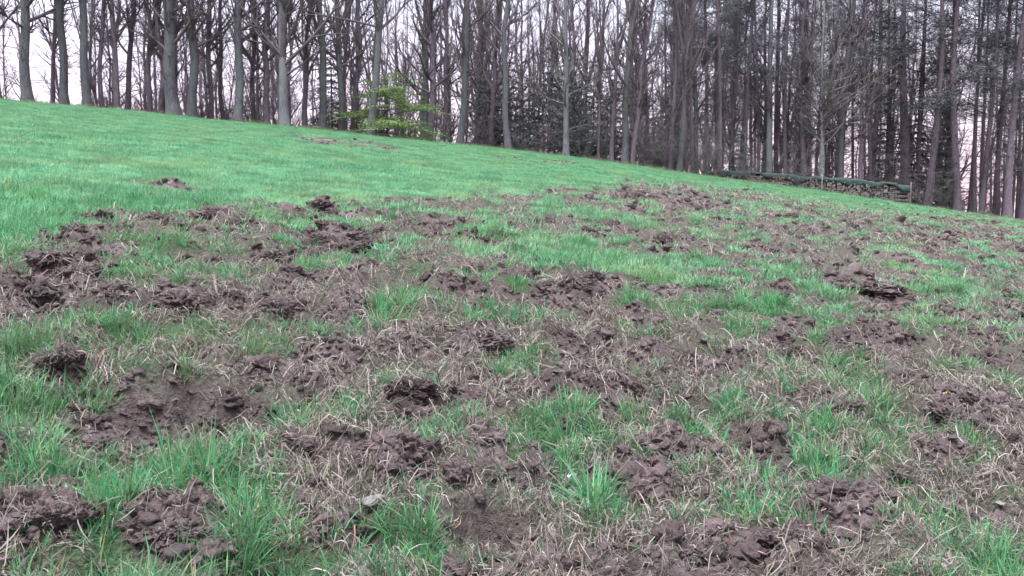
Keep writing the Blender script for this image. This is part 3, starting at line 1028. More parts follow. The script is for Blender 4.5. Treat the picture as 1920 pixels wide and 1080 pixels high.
for (mk, left, pine), lst in cols.items():
    for i, (x, y, z, px, _) in enumerate(lst):
        lab = '%s %s back in the wood, just %s of %s' % (ORD[min(i, 19)], 'pine' if pine else 'bare tree', 'left' if left else 'right', mk)
        if pine:
            place('pine_tree', random.choice(PV), PP, (x, y, z), random.uniform(0, 6.28), (random.uniform(-0.04, 0.04), random.uniform(-0.03, 0.03)),
                  random.uniform(0.7, 1.1), random.uniform(0.9, 1.15), lab, 'tree', 'pines deep in the wood')
        else:
            place('bare_tree', random.choice(SV + BV[:3]), BP, (x, y, z), random.uniform(0, 6.28), (random.gauss(0, 0.03), random.gauss(0, 0.02)),
                  random.uniform(0.7, 1.25), random.uniform(0.85, 1.15), lab, 'tree', 'bare trees deep in the wood')


# bare shrubs of the wood edge ------------------------------------------------------------------
def make_shrub(seed, H=1.6, stems=16, sp=0.9):
    random.seed(seed)
    mb = MB()
    for i in range(stems):
        az = random.uniform(0, 6.28); e = random.uniform(0.1, sp)
        d = Vector((math.cos(az) * math.sin(e), math.sin(az) * math.sin(e), math.cos(e)))
        branch(mb, Vector((random.uniform(-.25, .25), random.uniform(-.25, .25), -0.1)), d, H * random.uniform(0.6, 1.2), 0.011, 1, 3, (6, 4), up=0.02, wig=0.2)
    return mb.obj('stems', M_TWIG_P if seed % 2 else M_TWIG, link=False).data


SHV = [make_shrub(600, 1.5), make_shrub(601, 2.2, 12), make_shrub(602, 1.0, 18, 1.2), make_shrub(603, 3.0, 12, 0.6)]
SHRUBS = [(205, 1.6, 2, 1.0), (262, 1.8, 2, 1.1), (300, 1.4, 0, 0.8), (385, 1.8, 0, 1.0), (420, 1.6, 2, 1.2), (475, 1.8, 0, 1.1), (590, 2.2, 2, 1.0),
          (625, 2.0, 1, 0.8), (680, 2.2, 1, 1.0), (835, 2.6, 1, 0.9), (890, 2.0, 1, 0.9), (915, 1.6, 0, 0.9), (975, 1.2, 1, 0.8), (1010, 0.9, 0, 0.8),
          (1095, 0.9, 1, 0.8), (1130, 1.2, 3, 0.9), (1205, 0.9, 1, 1.0), (1230, 1.0, 3, 1.0), (1250, 1.3, 1, 0.9), (1290, 1.0, 1, 0.9), (1320, 1.4, 3, 0.9),
          (1400, 2.6, 3, 0.8), (1490, 3.2, 3, 0.9), (1725, 1.6, 1, 0.8), (1770, 1.6, 3, 0.8), (1805, 1.8, 1, 0.8), (1860, 2.0, 0, 0.9), (1215, 2.4, 3, 1.2),
          (1045, 1.6, 3, 0.9), (1345, 2.4, 3, 1.0), (1700, 3.2, 3, 1.0), (1635, 3.6, 3, 1.0), (560, 3.0, 3, 0.8), (440, 3.0, 3, 0.9)]
used_lab = {}
for i, (px, back, k, s) in enumerate(sorted(SHRUBS)):
    x, y, z = wood_loc(px, back)
    mk = min(MARKS, key=lambda q: abs(q[0] - px))
    low = k in (0, 2)
    lab = '%s %s of %s' % ('tangled low leafless shrub close' if low else 'upright leafless thicket of thin stems close', 'left' if px < mk[0] else 'right', mk[1])
    if lab in used_lab:
        lab = lab.replace(' close ', ' a little farther ') if lab.replace(' close ', ' a little farther ') not in used_lab else lab.replace(' close ', ' farthest ')
    used_lab[lab] = 1
    place('bare_shrub', (SHV[k],), ('stems',), (x, y, z), random.uniform(0, 6.28), (0, 0), s, s, lab,
          'shrub', 'leafless low shrubs at the wood edge' if low else 'leafless upright thickets at the wood edge')


# ------------------------------------------------------------------ the covered woodpile
def build_woodpile():
    random.seed(900)
    A = wood_loc(1336, 4.9); B = wood_loc(1698, 0.9)
    A2 = Vector((A[0], A[1])); B2 = Vector((B[0], B[1]))
    L = (B2 - A2).length
    ux = (B2 - A2).normalized(); uy = Vector((-ux.y, ux.x))

    def P(s, d, h):
        q = A2 + ux * s + uy * d
        return Vector((q.x, q.y, float(base(q.x, q.y)) + h))
    root = empty('woodpile', P(L / 2, 0, 0))
    tag(root, 'long stack of split firewood under a green tarp along the wood edge', 'woodpile')
    inv = -root.location
    H = 1.0
    Dp = 0.55
    v, f = [], []

    def log(c, axis, ln, r, sides):
        ax = axis.normalized()
        u = ax.cross(Vector((0, 0, 1))).normalized(); w_ = ax.cross(u)
        a0 = random.uniform(0, 6.28)
        n0 = len(v)
        an = sorted(a0 + 6.283 * (i + random.uniform(-.25, .25)) / sides for i in range(sides))
        for e in (-0.5, 0.5):
            for a in an:
                v.append(c + ax * (ln * e) + (u * math.cos(a) + w_ * math.sin(a)) * r + inv)
        f.append(tuple(n0 + i for i in range(sides))); f.append(tuple(n0 + sides + i for i in range(sides))[::-1])
        for i in range(sides):
            j = (i + 1) % sides
            f.append((n0 + i, n0 + sides + i, n0 + sides + j, n0 + j))
    uy3 = Vector((uy.x, uy.y, 0)); ux3 = Vector((ux.x, ux.y, 0))
    h = 0.05
    row = 0
    while h < H - 0.02:
        s = 0.06 + 0.05 * (row % 2)
        while s < L - 0.95:
            r = random.uniform(0.042, 0.075)
            log(P(s, random.uniform(-0.05, 0.05) - 0.02, h + random.uniform(-0.015, 0.015)), uy3 + ux3 * random.uniform(-.06, .06), 2 * Dp, r, random.choice((3, 4, 5, 6, 7)))
            s += r * 1.75
        h += 0.098; row += 1
    # the near end is piled crosswise, as a pillar
    h = 0.05; row = 0
    while h < H:
        for k in range(7):
            if row % 2 == 0:
                log(P(L - 0.46, -Dp + 0.07 + k * 0.16, h), ux3 + uy3 * random.uniform(-.05, .05), 0.9, random.uniform(0.045, 0.065), random.choice((4, 5, 6)))
            else:
                log(P(L - 0.86 + k * 0.135, 0, h), uy3, 2 * Dp, random.uniform(0.045, 0.065), random.choice((4, 5, 6)))
        h += 0.10; row += 1
    lo = mesh_obj('logs', [q[:] for q in v], f, mat_noise('split_wood', [(0.3, (0.08, 0.07, 0.065)), (0.5, (0.17, 0.15, 0.14)), (0.75, (0.28, 0.25, 0.235))], 5, 0.85, 0.3), root)
    lo['kind'] = 'stuff'
    lo['label'] = 'grey-brown split logs stacked with their ends outward'
    # tarp
    ns, nd = 150, 18
    v, f = [], []
    for i in range(ns + 1):
        s = -0.25 + (L + 0.33) * i / ns
        for j in range(nd + 1):
            t = j / nd * 2 - 1
            d = t * (Dp + (0.16 if t > 0 else 0.24 + 0.07 * math.sin(s * 1.9) + 0.05 * math.sin(s * 4.7)))
            over = max(0, abs(d) - Dp - 0.02)
            hh = H + 0.07 - over * 1.35 + 0.04 * math.sin(s * 2.1) * (1 - abs(t)) + 0.02 * math.sin(s * 5.3 + 3 * t) + 0.02 * math.sin(s * 13 + 7 * t) + 0.02 * math.sin(s * 1.1 + t)
            hh += (0.05 * (random.random() - 0.4) + 0.03 * math.sin(s * 3.7)) * (t < -0.6) + 0.02 * math.sin(s * 0.9 + 1)
            if s < 0.1: hh -= (0.1 - s) * 1.2
            dd = math.copysign(min(abs(d), Dp + 0.03 + 0.035 * math.sin(s * 7) * math.sin(s * 2.3 + 1)), d)
            v.append(P(s + 0.02 * math.sin(9 * t + s), dd, hh) + inv)
    for i in range(ns):
        for j in range(nd):
            a = i * (nd + 1) + j
            f.append((a, a + 1, a + nd + 2, a + nd + 1))
    M_TARP = mat_noise('green_tarp', [(0.3, (0.016, 0.032, 0.026)), (0.6, (0.026, 0.052, 0.042)), (0.8, (0.07, 0.105, 0.09))], 6, 0.75, 0.4, 0.02)
    to = mesh_obj('tarp', [q[:] for q in v], f, M_TARP, root, True)
    md = to.modifiers.new('thickness', 'SOLIDIFY'); md.thickness = 0.012
    # bunched tarp at the far end
    v, f = [], []
    na, nb = 28, 14
    for i in range(na + 1):
        for j in range(nb):
            s = i / na
            rr_ = 0.30 * math.sin(math.pi * min(max(s, 0.02), 0.98)) ** 0.6 * (1 + 0.22 * math.sin(j * 2.4 + s * 9) + 0.12 * math.sin(j * 5.1 + s * 21))
            an = 6.283 * j / nb
            v.append(P(-0.55 + 1.3 * s, -0.35 + rr_ * math.cos(an) * 1.1, H * 0.93 + rr_ * math.sin(an) * 0.55) + inv)
    for i in range(na):
        for j in range(nb):
            k = (j + 1) % nb
            f.append((i * nb + j, (i + 1) * nb + j, (i + 1) * nb + k, i * nb + k))
    tb = mesh_obj('bunched_tarp', [q[:] for q in v], f, M_TARP, root, True)
    # stakes
    M_ST = mat_noise('weathered_stake', [(0.3, (0.10, 0.09, 0.08)), (0.7, (0.24, 0.22, 0.20))], 6, 0.85, 0.2)
    xs, ys, _ = wood_loc(1537, 2.7)
    sm = (Vector((xs, ys)) - A2).dot(ux)
    for s, d, hgt in ((sm, -Dp - 0.13, 1.15), (L + 0.10, -Dp + 0.1, 1.25), (L + 0.10, Dp - 0.1, 1.2), (-0.1, 0.2, 1.1)):
        mb = MB()
        b0 = P(s, d, -0.4) + inv
        mb.tube([b0, b0 + Vector((0.01, 0, hgt * 0.6)), b0 + Vector((0.03, 0.01, hgt + 0.4))], [0.035, 0.033, 0.028], 7, True)
        mb.obj('stake', M_ST, root)
    return root


build_woodpile()


# ------------------------------------------------------------------ ground cover: clump meshes scattered as one mass
TEMPL = {}


def blade_mesh(name, blades, mat):
    """blades: list of (points, half widths, tint); each a narrow strip"""
    v, f, t = [], [], []
    for pts, ws, tint, side in blades:
        n0 = len(v)
        m = len(pts)
        for k in range(m):
            if k == m - 1:
                v.append(pts[k]); t.append(tint)
            else:
                v.append(pts[k] - side * ws[k]); v.append(pts[k] + side * ws[k]); t += [tint, tint]
        for k in range(m - 2):
            a = n0 + 2 * k
            f.append((a, a + 1, a + 3, a + 2))
        a = n0 + 2 * (m - 2)
        f.append((a, a + 1, a + 2))
    me = bpy.data.meshes.new(name)
    me.from_pydata([tuple(x) for x in v], [], f)
    at_ = me.attributes.new('tint', 'FLOAT', 'POINT')
    at_.data.foreach_set('value', np.array(t, np.float32))
    me.polygons.foreach_set('use_smooth', np.ones(len(f), bool))
    me.materials.append(mat)
    me.update()
    return bpy.data.objects.new(name, me)


def grass_tuft(name, seed, n, rad, h, wd, bend, mat, spread=0.5, dead=0.04):
    random.seed(seed)
    bl = []
    for i in range(n):
        a = random.uniform(0, 6.283); r = rad * math.sqrt(random.random())
        p = Vector((r * math.cos(a), r * math.sin(a), -0.012))
        az = a + random.gauss(0, 0.9)
        H = h * random.uniform(0.45, 1.12)
        el = abs(random.gauss(0, spread))
        d = Vector((math.cos(az) * math.sin(el), math.sin(az) * math.sin(el), math.cos(el)))
        out = Vector((math.cos(az), math.sin(az), 0))
        b = bend * random.uniform(0.2, 1.3)
        pts = []
        q = p.copy(); dd = d.copy()
        for k in range(5):
            pts.append(q.copy())
            dd = (dd + out * b * 0.28 - Vector((0, 0, b * 0.20)) + rv(0.05)).normalized()
            q = q + dd * H / 4
        w0 = wd * random.uniform(0.6, 1.2)
        side = Vector((-math.sin(az + random.gauss(0, 0.7)), math.cos(az), 0)).normalized()
        tint = random.random() * 0.93 if random.random() > dead else random.uniform(0.95, 1.0)
        bl.append((pts, [w0 * 0.7, w0, w0 * 0.9, w0 * 0.55, 0], tint, side))
    return blade_mesh(name, bl, mat)


def straw_mat(name, seed, n, rad, ln, wd, lift, mat, drape=0.0):
    """dead stalks lying criss-cross; drape > 0: hanging outward over a lump"""
    random.seed(seed)
    bl = []
    for i in range(n):
        a = random.uniform(0, 6.283); r = rad * math.sqrt(random.random())
        if drape: r *= 0.5
        p = Vector((r * math.cos(a), r * math.sin(a), random.uniform(0.0, lift * 0.6)))
        az = random.uniform(0, 6.283) if not drape else a + random.gauss(0, 0.7)
        L = ln * random.uniform(0.4, 1.15)
        m = 6
        z = random.uniform(0.1, 0.9)
        curl = random.gauss(0, 0.38)
        pts = []
        q = p.copy()
        for k in range(m):
            pts.append(q.copy())
            az += curl + random.gauss(0, 0.22)
            s = k / (m - 1)
            dz = (z * (0.5 - s) * lift / ln * 5 if not drape else (0.55 - drape * 1.5 * s))
            q = q + Vector((math.cos(az), math.sin(az), dz + random.gauss(0, 0.08))) * (L / (m - 1))
        w0 = wd * random.uniform(0.5, 1.2)
        side = Vector((-math.sin(az), math.cos(az), random.uniform(-0.6, 0.6))).normalized()
        tint = random.random() ** 0.9 * 0.95 if random.random() > 0.05 else random.uniform(0.95, 1.0)
        bl.append((pts, [w0 * 0.8] + [w0] * (m - 2) + [0], tint, side))
    return blade_mesh(name, bl, mat)


def lump_mesh(name, seed, sub, rough=1.0, squash=0.7, smooth=False):
    """a broken lump of soil: angular at the large scale, crumbly at the small"""
    import bmesh
    bm = bmesh.new()
    bmesh.ops.create_icosphere(bm, subdivisions=sub, radius=1.0)
    off = Vector((seed * 3.7, seed * 1.3, seed * 0.7))
    rs = random.Random(seed)
    cuts = [(Vector((rs.gauss(0, 1), rs.gauss(0, 1), rs.gauss(0, 1))).normalized(), rs.uniform(0.45, 0.9)) for _ in range(7)]
    for v in bm.verts:
        c = v.co.copy()
        for nn, dd in cuts:
            e = c.dot(nn) - dd
            if e > 0: c -= nn * e * (0.5 if sub > 3 else 0.85)
        k = 1.0
        amp, fr = (0.34, 1.9) if sub > 3 else (0.42, 1.7)
        for o_ in range(min(sub + 1, 6)):
            nn_ = mnoise.noise(v.co * fr + off * (o_ + 1))
            k += rough * amp * ((abs(nn_) * 2.2 - 0.45) if (sub > 3 and o_ > 0) else nn_)
            amp *= 0.62 if sub > 3 else 0.7; fr *= 2.05
        v.co = c * k
        v.co.z *= squash
    me = bpy.data.meshes.new(name)
    bm.to_mesh(me); bm.free()
    if smooth:
        me.polygons.foreach_set('use_smooth', np.ones(len(me.polygons), bool))
    me.materials.append(M_CLOD)
    return me


def scatter(name, P, rot, scl, idx, templates, label, cat):
    """one mass of alike clumps: a point mesh whose node group puts a clump on every point"""
    src = bpy.data.collections.new(name + '_clumps')
    for i, t in enumerate(templates):
        t.name = '%s_clump_%02d' % (name, i)
        src.objects.link(t)
    me = bpy.data.meshes.new(name)
    n = len(P)
    me.vertices.add(n)
    me.vertices.foreach_set('co', np.asarray(P, np.float32).ravel())
    a = me.attributes.new('turn', 'FLOAT_VECTOR', 'POINT'); a.data.foreach_set('vector', np.asarray(rot, np.float32).ravel())
    a = me.attributes.new('size', 'FLOAT_VECTOR', 'POINT'); a.data.foreach_set('vector', np.asarray(scl, np.float32).ravel())
    a = me.attributes.new('pick', 'INT', 'POINT'); a.data.foreach_set('value', np.asarray(idx, np.int32))
    for t in templates:
        for m in t.data.materials:
            if m and m.name not in me.materials: me.materials.append(m)
    o = bpy.data.objects.new(name, me)
    COL.objects.link(o)
    ng = bpy.data.node_groups.new(name + '_nodes', 'GeometryNodeTree')
    ng.interface.new_socket('Geometry', in_out='INPUT', socket_type='NodeSocketGeometry')
    ng.interface.new_socket('Geometry', in_out='OUTPUT', socket_type='NodeSocketGeometry')
    gi = ng.nodes.new('NodeGroupInput'); go = ng.nodes.new('NodeGroupOutput')
    ci = ng.nodes.new('GeometryNodeCollectionInfo')
    ci.inputs['Collection'].default_value = src
    ci.inputs['Separate Children'].default_value = True
    ci.inputs['Reset Children'].default_value = True
    ip = ng.nodes.new('GeometryNodeInstanceOnPoints')
    ip.inputs['Pick Instance'].default_value = True

    def named(nm, dt):
        x_ = ng.nodes.new('GeometryNodeInputNamedAttribute')
        x_.data_type = dt
        x_.inputs['Name'].default_value = nm
        return [s for s in x_.outputs if s.enabled][0]
    L = ng.links.new
    L(gi.outputs[0], ip.inputs['Points'])
    L(ci.outputs[0], ip.inputs['Instance'])
    L(named('pick', 'INT'), ip.inputs['Instance Index'])
    L(named('turn', 'FLOAT_VECTOR'), ip.inputs['Rotation'])
    L(named('size', 'FLOAT_VECTOR'), ip.inputs['Scale'])
    L(ip.outputs[0], go.inputs[0])
    md = o.modifiers.new('clumps', 'NODES')
    md.node_group = ng
    tag(o, label, cat, kind='stuff')
    return o


def sample(n, r0, r1, power, half=R(33)):
    """random ground points; radial density falls with distance"""
    u = rng.random(n)
    p = 2 - power      # pdf(r) ~ r^(1-power)
    if abs(p) < 1e-6:
        r = r0 * (r1 / r0) ** u
    else:
        r = (r0 ** p + u * (r1 ** p - r0 ** p)) ** (1 / p)
    th = rng.uniform(-half, half, n)
    return r * np.sin(th), r * np.cos(th)


def turns(n, tilt):
    return np.stack([rng.normal(0, tilt, n), rng.normal(0, tilt, n), rng.uniform(0, 6.283, n)], 1)


def strips(name, P, side, W, tint, mat, label, cat):
    """many narrow blades as one mesh: P (n, m, 3) centre lines, W (n, m-1) half widths"""
    n_, m = P.shape[:2]
    nv = 2 * (m - 1) + 1
    V = np.empty((n_, nv, 3), np.float32)
    off = side[:, None, :] * W[:, :, None]
    V[:, 0:2 * (m - 1):2] = P[:, :m - 1] - off
    V[:, 1:2 * (m - 1):2] = P[:, :m - 1] + off
    V[:, -1] = P[:, -1]
    b0 = (np.arange(n_) * nv)[:, None]
    loops = []
    q = np.array([[2 * k, 2 * k + 1, 2 * k + 3, 2 * k + 2] for k in range(m - 2)]).ravel()
    lp = np.concatenate([b0 + q[None, :], b0 + np.array([[2 * m - 4, 2 * m - 3, 2 * m - 2]])], 1).ravel()
    per = np.array([4] * (m - 2) + [3])
    st = np.concatenate([[0], np.cumsum(np.tile(per, n_))[:-1]])
    me = bpy.data.meshes.new(name)
    me.vertices.add(n_ * nv); me.vertices.foreach_set('co', V.ravel())
    me.loops.add(len(lp)); me.loops.foreach_set('vertex_index', lp.astype(np.int32))
    me.polygons.add(len(st)); me.polygons.foreach_set('loop_start', st.astype(np.int32))
    me.polygons.foreach_set('use_smooth', np.ones(len(st), bool))
    a_ = me.attributes.new('tint', 'FLOAT', 'POINT')
    a_.data.foreach_set('value', np.repeat(tint, nv).astype(np.float32))
    me.update(calc_edges=True)
    me.materials.append(mat)
    o = bpy.data.objects.new(name, me)
    COL.objects.link(o)
    tag(o, label, cat, kind='stuff')
    return o


# --- standing green grass, near: tufts of long blades
X, Y = sample(36000, 1.3, 9.0, 1.3, R(36))
f = fields(X, Y)
dens = np.clip(f['green'] * 1.2, 0, 1) ** 1.4
dens = np.maximum(dens, 0.42 * (1 - f['soil']))
clus = sstep(-0.25, 0.5, fbm(X / 0.12, Y / 0.12, 2))
keep = rng.random(len(X)) < dens * (0.10 + 0.90 * clus)
X, Y = X[keep], Y[keep]
tz = f['z'][keep]; tg = f['green'][keep]
nt_ = len(X)
cnt = np.where(tg > 0.3, rng.integers(8, 30, nt_), rng.integers(2, 9, nt_))
TALL = [spot(*t_) for t_ in ((330, 905, 90, 50), (110, 890, 100, 50), (850, 835, 60, 40), (1800, 1020, 110, 70), (575, 795, 45, 40), (735, 580, 45, 30),
                             (660, 770, 45, 30), (1540, 920, 60, 40), (1120, 960, 40, 40), (60, 660, 60, 60), (1380, 575, 80, 20))]
boost = np.zeros(len(X))
for (cx, cy, rx, ry) in TALL:
    boost = np.maximum(boost, 1 - sstep(0.5, 1.1, np.hypot((X - cx) / rx, (Y - cy) / ry)))
tall = (0.032 + 0.042 * tg + 0.045 * boost) * rng.uniform(0.6, 1.25, nt_) * (1.0 + 0.45 * np.clip(fbm(X / 0.4, Y / 0.4 + 7, 2), -1, 1.2))
lean_az = rng.uniform(0, 6.283, nt_)
lean_k = np.abs(rng.normal(0, 0.22, nt_))
rad_t = rng.uniform(0.012, 0.045, nt_)
ti = np.repeat(np.arange(nt_), cnt)
if len(ti) > 140000:
    ti = np.sort(rng.choice(ti, 140000, replace=False))
nb = len(ti)
a_ = rng.uniform(0, 6.283, nb); rr_ = rad_t[ti] * np.sqrt(rng.random(nb))
bx = X[ti] + rr_ * np.cos(a_); by = Y[ti] + rr_ * np.sin(a_); bz = tz[ti] - 0.012
az = a_ + rng.normal(0, 0.8, nb)
el = np.abs(rng.normal(0, 0.34, nb))
d = np.stack([np.cos(az) * np.sin(el), np.sin(az) * np.sin(el), np.cos(el)], 1)
d[:, 0] += np.cos(lean_az[ti]) * lean_k[ti]; d[:, 1] += np.sin(lean_az[ti]) * lean_k[ti]
out = np.stack([np.cos(az), np.sin(az), np.zeros(nb)], 1)
bend = rng.random(nb) ** 1.4 * 1.3
H = tall[ti] * rng.uniform(0.45, 1.2, nb) * 1.15
m = 4
P = np.empty((nb, m, 3)); q = np.stack([bx, by, bz], 1)
for k in range(m):
    P[:, k] = q
    d = d + out * (bend * 0.36)[:, None]; d[:, 2] -= bend * 0.26
    d /= np.linalg.norm(d, axis=1)[:, None]
    q = q + d * (H / (m - 1))[:, None]
rd = np.hypot(bx, by)
w0 = rng.uniform(0.0008, 0.0020, nb) * (0.7 + 0.14 * rd)
sa = az + rng.normal(0, 0.8, nb)
side = np.stack([-np.sin(sa), np.cos(sa), np.zeros(nb)], 1)
tn = np.where(rng.random(nb) < 0.05, rng.uniform(0.95, 1, nb), rng.random(nb) * 0.93)
strips('grass', P, side, np.stack([w0 * 0.8, w0, w0 * 0.75], 1), tn, M_GRASS, 'green grass tufts growing between the turned-over soil', 'grass')

# --- meadow grass of the upper slope: square sods of blades laid edge to edge
def grass_tile(name, seed, n, size, h, wd, npts, mat, dead=0.03):
    random.seed(seed)
    bl = []
    for i in range(n):
        p = Vector((random.uniform(-size / 2, size / 2), random.uniform(-size / 2, size / 2), -0.01))
        az = random.uniform(0, 6.283)
        k_ = 0.8 + 0.3 * mnoise.noise(Vector((p.x * 9, p.y * 9, seed)))
        H = h * random.uniform(0.5, 1.15) * k_
        el = abs(random.gauss(0, 0.42))
        out = Vector((math.cos(az), math.sin(az), 0))
        dd = Vector((math.cos(az) * math.sin(el), math.sin(az) * math.sin(el), math.cos(el)))
        b_ = random.uniform(0.1, 0.9)
        pts = []; q = p.copy()
        for k in range(npts):
            pts.append(q.copy())
            dd = (dd + out * b_ * 0.3 - Vector((0, 0, b_ * 0.2))).normalized()
            q = q + dd * H / (npts - 1)
        w0 = wd * random.uniform(0.6, 1.2)
        side = Vector((-math.sin(az + random.gauss(0, 0.7)), math.cos(az), 0)).normalized()
        tint = random.random() * 0.93 if random.random() > dead else random.uniform(0.95, 1.0)
        bl.append((pts, [w0] * (npts - 1) + [0], tint, side))
    return blade_mesh(name, bl, mat)


TS = 0.40
tiles = [grass_tile('m', 20 + i, 950, TS * 1.04, 0.085, 0.0014, 4, M_MEADOW) for i in range(4)] + \
        [grass_tile('m', 30 + i, 420, TS * 1.04, 0.085, 0.0036, 3, M_MEADOW) for i in range(4)]
gx, gy = np.meshgrid(np.arange(-36, 36, TS), np.arange(1.0, 56, TS))
X = gx.ravel(); Y = gy.ravel()
f = fields(X, Y)
ok = (np.abs(np.arctan2(X, Y)) < R(36)) & (f['r'] > 3.2) & (Y - crest(X) < 0.8) & (f['M'] < 0.5) & (rng.random(len(X)) < 0.05 + f['green'])
X, Y = X[ok], Y[ok]; z = f['z'][ok]; r_ = f['r'][ok]
n = len(X)
hz = rng.uniform(0.7, 1.25, n) * (0.95 + 0.40 * fbm(X / 1.6, Y / 1.6, 3))
e_ = 0.5
gxs = (base(X + e_, Y) - base(X - e_, Y)) / (2 * e_); gys = (base(X, Y + e_) - base(X, Y - e_)) / (2 * e_)
quarter = rng.integers(0, 4, n)
# lay each sod on the slope
rots = np.zeros((n, 3))
for i in range(n):
    nrm = Vector((-gxs[i], -gys[i], 1)).normalized()
    q_ = Vector((0, 0, 1)).rotation_difference(nrm)
    rots[i] = (q_.to_matrix() @ Matrix.Rotation(quarter[i] * math.pi / 2, 3, 'Z')).to_euler()
scatter('meadow_grass', np.stack([X, Y, z], 1), rots, np.stack([np.ones(n), np.ones(n), hz], 1),
        np.where(r_ < 15, rng.integers(0, 4, n), 4 + rng.integers(0, 4, n)), tiles,
        'short bright green meadow grass covering the upper slope', 'grass')

# --- grass patches left standing in the rooted ground further off
pat_t = [grass_tuft('p', 60 + i, 70, 0.12, 0.095, 0.0026, 0.7, M_MEADOW, 0.45, 0.06) for i in range(5)]
X, Y = sample(40000, 6.5, 52.0, 1.2, R(35))
f = fields(X, Y)
keep = (rng.random(len(X)) < np.clip(f['green'] * 1.2, 0, 1) ** 1.5 * (f['M'] > 0.35)) & (Y - crest(X) < 0.5)
X, Y = X[keep], Y[keep]; z = f['z'][keep]; r_ = f['r'][keep]; g = f['green'][keep]
n = len(X)
sc_ = rng.uniform(0.7, 1.25, n) * (0.85 + r_ / 55)
hz = rng.uniform(0.5, 1.2, n) * (0.6 + 0.5 * g)
scatter('patch_grass', np.stack([X, Y, z], 1), turns(n, 0.1), np.stack([sc_, sc_, hz], 1), rng.integers(0, 5, n), pat_t,
        'patches of green grass left standing in the rooted slope', 'grass')

# --- dead grass, roots and thatch torn up and strewn over the soil
def strew(name, ns, r0, r1, power, most, m, label):
    X, Y = sample(ns, r0, r1, power, R(36))
    f = fields(X, Y)
    th = sstep(-0.3, 0.45, fbm(X / 0.24 + 50, Y / 0.24, 3))
    dens = f['M'] * (0.16 + 0.84 * th) * (1 - 0.80 * f['soil']) * (1 - 0.45 * f['green'])
    keep = rng.random(len(X)) < dens
    X, Y = X[keep], Y[keep]
    cnt = rng.integers(6, 22, len(X))
    ti = np.repeat(np.arange(len(X)), cnt)
    if len(ti) > most:
        ti = np.sort(rng.choice(ti, most, replace=False))
    nb = len(ti)
    rd = np.hypot(X[ti], Y[ti])
    grow = 0.85 + rd * 0.07
    L = (0.022 + 0.075 * rng.random(nb) ** 1.5) * grow
    a_ = rng.uniform(0, 6.283, nb); rr_ = 0.08 * grow * np.sqrt(rng.random(nb))
    qx = X[ti] + rr_ * np.cos(a_); qy = Y[ti] + rr_ * np.sin(a_)
    az = np.where(rng.random(nb) < 0.4, a_ + rng.normal(0, 0.6, nb), rng.uniform(0, 6.283, nb))
    curl = rng.normal(0, 0.6, nb)
    PX = np.empty((nb, m)); PY = np.empty((nb, m))
    for k in range(m):
        PX[:, k] = qx; PY[:, k] = qy
        az = az + curl + rng.normal(0, 0.3, nb)
        qx = qx + np.cos(az) * L / (m - 1); qy = qy + np.sin(az) * L / (m - 1)
    GZ = fields(PX.ravel(), PY.ravel())['z'].reshape(nb, m)
    ok = np.ptp(GZ, axis=1) < 0.55 * L + 0.01          # a stalk does not cling to an upright wall
    PX, PY, GZ, L, rd, grow, az = PX[ok], PY[ok], GZ[ok], L[ok], rd[ok], grow[ok], az[ok]
    nb = len(PX)
    lift = np.abs(rng.normal(0, 0.014, nb)) * grow
    arc = np.sin(np.linspace(0, 1, m) * 2.9)[None, :]
    up = (rng.random(nb) < 0.25)[:, None] * np.linspace(0, 1, m)[None, :] ** 0.8 * (L * rng.uniform(0.2, 0.8, nb))[:, None]
    GZ = 0.6 * GZ + 0.4 * np.maximum(GZ.mean(1)[:, None], GZ) + 0.003 + lift[:, None] * arc + up
    w0 = rng.uniform(0.0007, 0.0014, nb) * (0.65 + 0.21 * rd)
    side = np.stack([-np.sin(az), np.cos(az), rng.uniform(-0.8, 0.8, nb)], 1)
    side /= np.linalg.norm(side, axis=1)[:, None]
    tn = np.where(rng.random(nb) < 0.06, rng.uniform(0.95, 1, nb), rng.random(nb) ** 0.95 * 0.94)
    strips(name, np.stack([PX, PY, GZ], 2), side, np.stack([w0 * 0.85] + [w0] * (m - 2), 1), tn, M_STRAW, label, 'dead grass')


strew('dead_grass', 30000, 1.3, 5.0, 1.2, 98000, 4, 'pale dead grass stalks and roots strewn over the near torn ground')
strew('dead_grass_beyond', 26000, 5.0, 30.0, 1.7, 80000, 3, 'pale dead grass strewn over the torn ground farther up the slope')

# --- crumbs and clods of soil
lump_t = [bpy.data.objects.new('l', lump_mesh('l', 1 + i, 3, 1.0, 0.75, True)) for i in range(7)]
X, Y = sample(60000, 1.3, 45.0, 1.45, R(36))
f = fields(X, Y)
keep = rng.random(len(X)) < np.clip(f['soil'] * 1.1 + 0.05 * f['M'], 0, 1)
X, Y = X[keep], Y[keep]
z = f['z'][keep]; r_ = f['r'][keep]; so = f['soil'][keep]
n = len(X)
s_ = 0.004 + 0.018 * rng.random(n) ** 3.0 * (0.5 + so) + 0.0030 * np.minimum(r_, 20) * rng.random(n) ** 1.5
s3 = np.stack([s_ * rng.uniform(0.8, 1.4, n), s_ * rng.uniform(0.8, 1.4, n), s_ * rng.uniform(0.7, 1.1, n)], 1)
scatter('soil_crumbs', np.stack([X, Y, z + 0.2 * s_], 1), turns(n, 0.4), s3, rng.integers(0, 7, n), lump_t,
        'loose dark brown soil crumbs lying in the rooted ground', 'soil')


